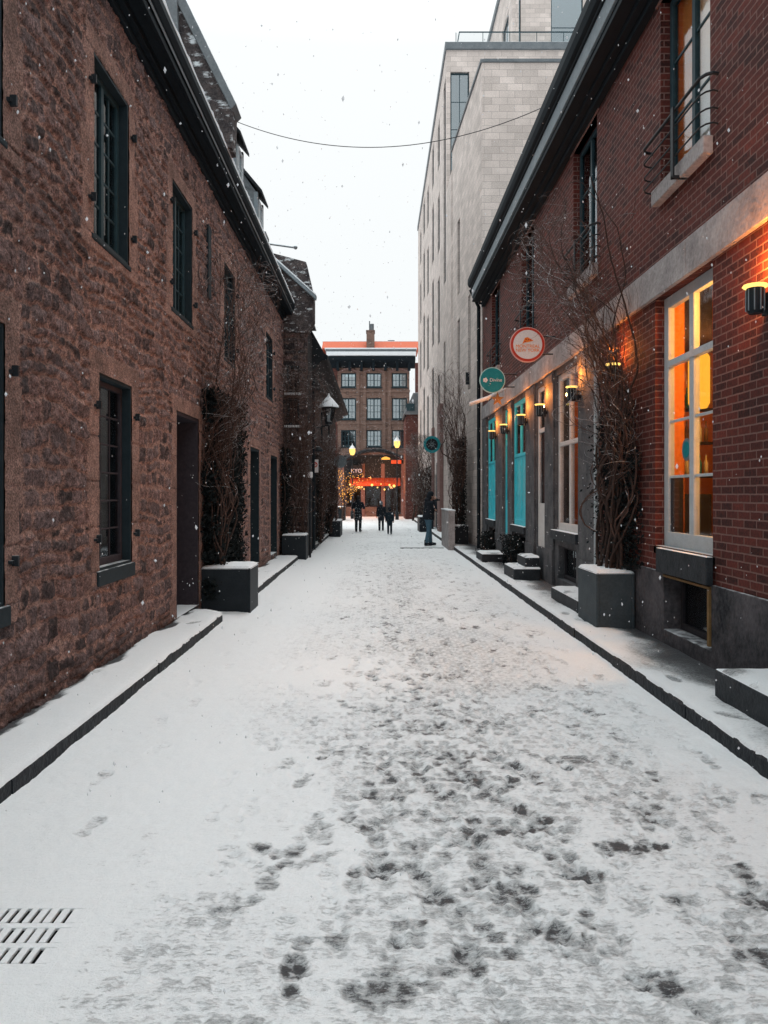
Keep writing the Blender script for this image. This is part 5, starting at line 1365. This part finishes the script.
def person(label, base, H, face_ang, arms, coat_mat, coat_len, trouser_mat, hood=None, hat=None, backpack=False, step_=.1, lean=0.0, held=None, trim=None, voxel=.012):
    """face_ang: direction faced, 0 = +x, 90 = away (+y). Joints in body frame: f forward, s to the person's left, z up"""
    root = thing('person', label, 'person', base)
    bx, by, bz = base; ca, sa = math.cos(R(face_ang)), math.sin(R(face_ang))
    k = H / 1.75
    def W(f, s, z):
        f += lean * max(0, z - .95)
        f *= k; s *= k; z *= k
        return Vector((bx + f * ca - s * sa, by + f * sa + s * ca, bz + z))
    body = MB()
    # torso, neck, head
    body.tube([W(0, 0, .88), W(0, 0, 1.0), W(0, 0, 1.2), W(.0, 0, 1.38), W(0, 0, 1.46)], [.13 * k, .14 * k, .135 * k, .14 * k, .08 * k], 10)
    body.tube([W(0, .0, 1.42), W(.02, 0, 1.56)], [.055 * k, .052 * k], 8)
    hc = W(.03, 0, 1.64); body.ball(hc, .098 * k, .95, .95, 1.18, 14, 10)
    body.ball(W(.115, 0, 1.625), .018 * k, n=6, m=5); body.ball(W(.07, 0, 1.56), .045 * k, n=8, m=6)
    for s in (-1, 1): body.ball(W(.02, s * .095, 1.635), .026 * k, .5, .5, 1.1, 6, 5)
    for s in (-1, 1):
        hip = W(0, s * .095, .93); kn = W(.03 + s * step_ * .4, s * .10, .50); an = W(s * step_, s * .10, .085); toe = W(s * step_ + .17, s * .115, .035)
        body.tube([hip, kn, an], [.088 * k, .058 * k, .042 * k], 9); body.tube([W(s * step_ - .05, s * .1, .04), W(s * step_ + .05, s * .105, .045), toe], [.04 * k, .045 * k, .03 * k], 8)
    sh = {}
    for s, key in ((1, 'L'), (-1, 'R')):
        e, w_ = arms[key]
        p0 = W(0, s * .19, 1.42); p1 = W(*e); p2 = W(*w_); sh[key] = (p0, p1, p2)
        body.tube([W(0, s * .1, 1.42), p0, p1, p2], [.06 * k, .055 * k, .043 * k, .028 * k], 8)
        hand(body, p2, p2 - p1, s, k)
    b = remesh(body.build('body', M['skin'], root), max(.008, voxel * .7 * k))
    # face marks
    e_ = MB()
    for s in (-1, 1): e_.ball(W(.118, s * .034, 1.65), .011 * k, n=6, m=5)
    e_.tube([W(.119, -.022, 1.585), W(.124, 0, 1.583), W(.119, .022, 1.585)], .005 * k, 5)
    e_.build('eyes_and_mouth', M['hair'], root)
    # trousers
    t = MB(); 
    t.tube([W(0, 0, .84), W(0, 0, 1.02)], [.15 * k, .155 * k], 10)
    for s in (-1, 1):
        t.tube([W(0, s * .09, .93), W(.03 + s * step_ * .4, s * .10, .50), W(s * step_, s * .10, .10)], [.108 * k, .08 * k, .07 * k], 10)
    remesh(t.build('trousers', M[trouser_mat], root), voxel * k)
    # boots
    for s in (-1, 1):
        q = MB().tube([W(s * step_ - .06, s * .1, .05), W(s * step_ + .05, s * .105, .055), W(s * step_ + .2, s * .12, .045)], [.052 * k, .056 * k, .04 * k], 8)
        q.tube([W(s * step_ - .01, s * .1, .04), W(s * step_, s * .1, .2)], [.058 * k, .062 * k], 8)
        remesh(q.build('boot', M['black_cloth'], root), voxel * k)
    # coat
    c_ = MB()
    c_.tube([W(0, 0, coat_len), W(0, 0, coat_len + .15), W(0, 0, 1.05), W(0, 0, 1.25), W(0, 0, 1.42), W(0, 0, 1.49)], [.205 * k, .20 * k, .178 * k, .182 * k, .172 * k, .09 * k], 14)
    for s, key in ((1, 'L'), (-1, 'R')):
        p0, p1, p2 = sh[key]
        c_.tube([W(0, s * .1, 1.41), p0, p1, p1.lerp(p2, 1.06)], [.085 * k, .085 * k, .068 * k, .05 * k], 10)
    if hood: c_.tube([W(-.06, 0, 1.42), W(-.08, 0, 1.52), W(-.03, 0, 1.60)], [.10 * k, .10 * k, .07 * k], 9)
    co = remesh(c_.build('coat', M[coat_mat], root), voxel * k)
    if trim:
        q = MB()
        for z in (.72, .86, 1.0, 1.14):
            for s in (-.1, .0, .1):
                p = W(-.195 if z > .9 else -.205, s, z); q.ball(p, .036 * k, 1, .4, .7, 7, 5)
        q.build('quilting', M[trim], co)
    # hair / hat
    h = MB(); h.ball(W(-.0, 0, 1.675), .112 * k, 1, 1, 1.05, 14, 9); h.ball(W(-.03, 0, 1.63), .108 * k, 1, 1, 1.1, 12, 8)
    if hat: h.ball(W(0, 0, 1.72), .115 * k, 1, 1, .8, 12, 8)
    hm = MB(); hm.v = h.v; hm.f = h.f
    ho = remesh(hm.build('hair' if not hat else 'hat', M[hat or 'hair'], root), voxel * k)
    ho.modifiers.remove(ho.modifiers['Smooth'])
    if backpack:
        q = MB().hexa([W(-.17, .13, 1.02), W(-.17, -.13, 1.02), W(-.33, -.12, 1.02), W(-.33, .12, 1.02), W(-.17, .12, 1.40), W(-.17, -.12, 1.40), W(-.29, -.1, 1.38), W(-.29, .1, 1.38)])
        o = q.build('backpack', M['navy_cloth'], None, bevel=.03); tag(o, 'small dark backpack worn by the child at the end of the street', 'backpack')
    if held == 'camera':
        m_ = (sh['L'][2] + sh['R'][2]) / 2 + Vector((ca, sa, .25)) * .07
        o = MB().box(m_.x - .045, m_.x + .03, m_.y - .07, m_.y + .07, m_.z - .04, m_.z + .045).tube([m_ + Vector((.02, 0, 0)), m_ + Vector((.11, 0, 0))], .032, 12).build('camera', M['camera_black'], None, bevel=.006)
        tag(o, 'black camera held up to the face by the man in jeans', 'camera')
    return root
down = {'L': ((-.02, .25, 1.14), (.06, .25, .90)), 'R': ((-.02, -.25, 1.14), (.06, -.25, .90))}
fwd = {'L': ((.10, .25, 1.15), (.30, .12, 1.22)), 'R': ((.10, -.25, 1.15), (.30, -.12, 1.22))}
cam_arms = {'L': ((.15, .25, 1.17), (.17, .07, 1.50)), 'R': ((.15, -.25, 1.17), (.17, -.07, 1.50))}
person('person in black jacket and blue jeans standing side-on by the kerb, raising a camera', (1.74, 26.2, 0), 1.79, 15, cam_arms, 'black_cloth', .86, 'jeans', hood=True, hat='black_cloth', step_=.11, lean=.10, held='camera', voxel=.014)
person('person in long dark quilted coat with grey collar standing alone on the left', (-.87, 35.7, 0), 1.64, 80, {'L': ((-.0, .30, 1.16), (.18, .18, 1.2)), 'R': ((-.0, -.30, 1.16), (.18, -.18, 1.2))}, 'black_cloth', .58, 'black_cloth', hood=True, step_=.02, trim='grey_cloth', voxel=.016)
person('person in knee-length black coat and grey hat standing next to the child', (.20, 36.9, 0), 1.36, 95, down, 'black_cloth', .66, 'black_cloth', hood=True, step_=.03, hat='grey_cloth', voxel=.016)
person('child in dark padded jacket walking away beside the taller person', (.55, 33.6, 0), 1.14, 85, down, 'navy_cloth', .74, 'navy_cloth', hat='black_cloth', backpack=True, step_=.03, voxel=.018)

# ------------------------------------------------------------------ falling snow
fl = MB(); rk = random.Random(77)
oct_f = [(0, 2, 4), (2, 1, 4), (1, 3, 4), (3, 0, 4), (2, 0, 5), (1, 2, 5), (3, 1, 5), (0, 3, 5)]
for k in range(6200):
    y = 1.8 + 38 * rk.random() ** 1.5; x = rk.uniform(-2.45, 2.95) ; z = rk.uniform(.1, 6.2) if y < 14 else rk.uniform(.1, 5.5)
    if y > 20: x = rk.uniform(-1.6, 2.2)
    s = rk.uniform(.0018, .0043) * (1 + y * .022); el = rk.uniform(1, 2.4)
    fl.add([(x - s, y, z), (x + s, y, z), (x, y - s, z), (x, y + s, z), (x + rk.uniform(-.5, .5) * s, y, z + s * el), (x, y, z - s * el)], oct_f)
o = fl.build('snowfall', M['flake'], recalc=False); tag(o, 'falling snowflakes drifting in the air all along the street', 'snowfall', kind='stuff')

# ------------------------------------------------------------------ light, sky, camera
SUN_EL, SUN_AZ = 58, 8      # high behind thick cloud, towards the end of the street
w = bpy.data.worlds.new('World'); scn.world = w; w.use_nodes = True
nt = w.node_tree; nt.nodes.clear()
sky = nt.nodes.new('ShaderNodeTexSky'); sky.sky_type = 'NISHITA'; sky.sun_disc = False
sky.sun_elevation = R(SUN_EL); sky.sun_rotation = R(SUN_AZ); sky.dust_density = 3
tc = nt.nodes.new('ShaderNodeTexCoord'); sp = nt.nodes.new('ShaderNodeSeparateXYZ'); nt.links.new(tc.outputs['Generated'], sp.inputs[0])
rp = nt.nodes.new('ShaderNodeValToRGB'); nt.links.new(sp.outputs[2], rp.inputs[0])
e = rp.color_ramp.elements; e[0].position = 0; e[0].color = (.85, .885, .89, 1); e[1].position = 1; e[1].color = (1.95, 2.16, 2.22, 1)
e2 = e.new(.5); e2.color = (.90, .925, .93, 1); e3 = e.new(.68); e3.color = (1.4, 1.54, 1.58, 1)
sc = nt.nodes.new('ShaderNodeVectorMath'); sc.operation = 'SCALE'; sc.inputs['Scale'].default_value = 10.0; nt.links.new(rp.outputs[0], sc.inputs[0])
mx = nt.nodes.new('ShaderNodeMix'); mx.data_type = 'RGBA'; mx.inputs[0].default_value = .97
nt.links.new(sky.outputs[0], mx.inputs[6]); nt.links.new(sc.outputs[0], mx.inputs[7])
bg = nt.nodes.new('ShaderNodeBackground'); bg.inputs[1].default_value = .1; nt.links.new(mx.outputs[2], bg.inputs[0])
wo = nt.nodes.new('ShaderNodeOutputWorld'); nt.links.new(bg.outputs[0], wo.inputs[0])
sd = bpy.data.lights.new('sun', 'SUN'); sd.energy = 1.0; sd.angle = R(25); sd.color = (1, .97, .94)
so = bpy.data.objects.new('sun', sd); C.objects.link(so)
el, az = R(SUN_EL), R(SUN_AZ)
dirv = Vector((math.sin(az) * math.cos(el), math.cos(az) * math.cos(el), math.sin(el)))
so.rotation_euler = dirv.to_track_quat('Z', 'Y').to_euler()

cd = bpy.data.cameras.new('camera'); co = bpy.data.objects.new('camera', cd); C.objects.link(co); scn.camera = co
co.location = (0, 0, 1.75); co.rotation_euler = (PI / 2, 0, 0)
cd.sensor_fit = 'VERTICAL'; cd.sensor_height = 36; cd.lens = 36 * 773 / 1024.0
cd.shift_x = 7 / 1024.0; cd.shift_y = -18 / 1024.0
cd.clip_start = .05; cd.clip_end = 2000
vs_ = scn.view_settings; vs_.view_transform = 'Standard'; vs_.look = 'None'; vs_.exposure = .13; vs_.gamma = 1; vs_.use_curve_mapping = False
scn.cycles.max_bounces = 7; scn.cycles.diffuse_bounces = 4; scn.cycles.transparent_max_bounces = 12; scn.cycles.use_denoising = True; scn.cycles.denoising_prefilter = 'ACCURATE'
scn.cycles.sample_clamp_indirect = 4
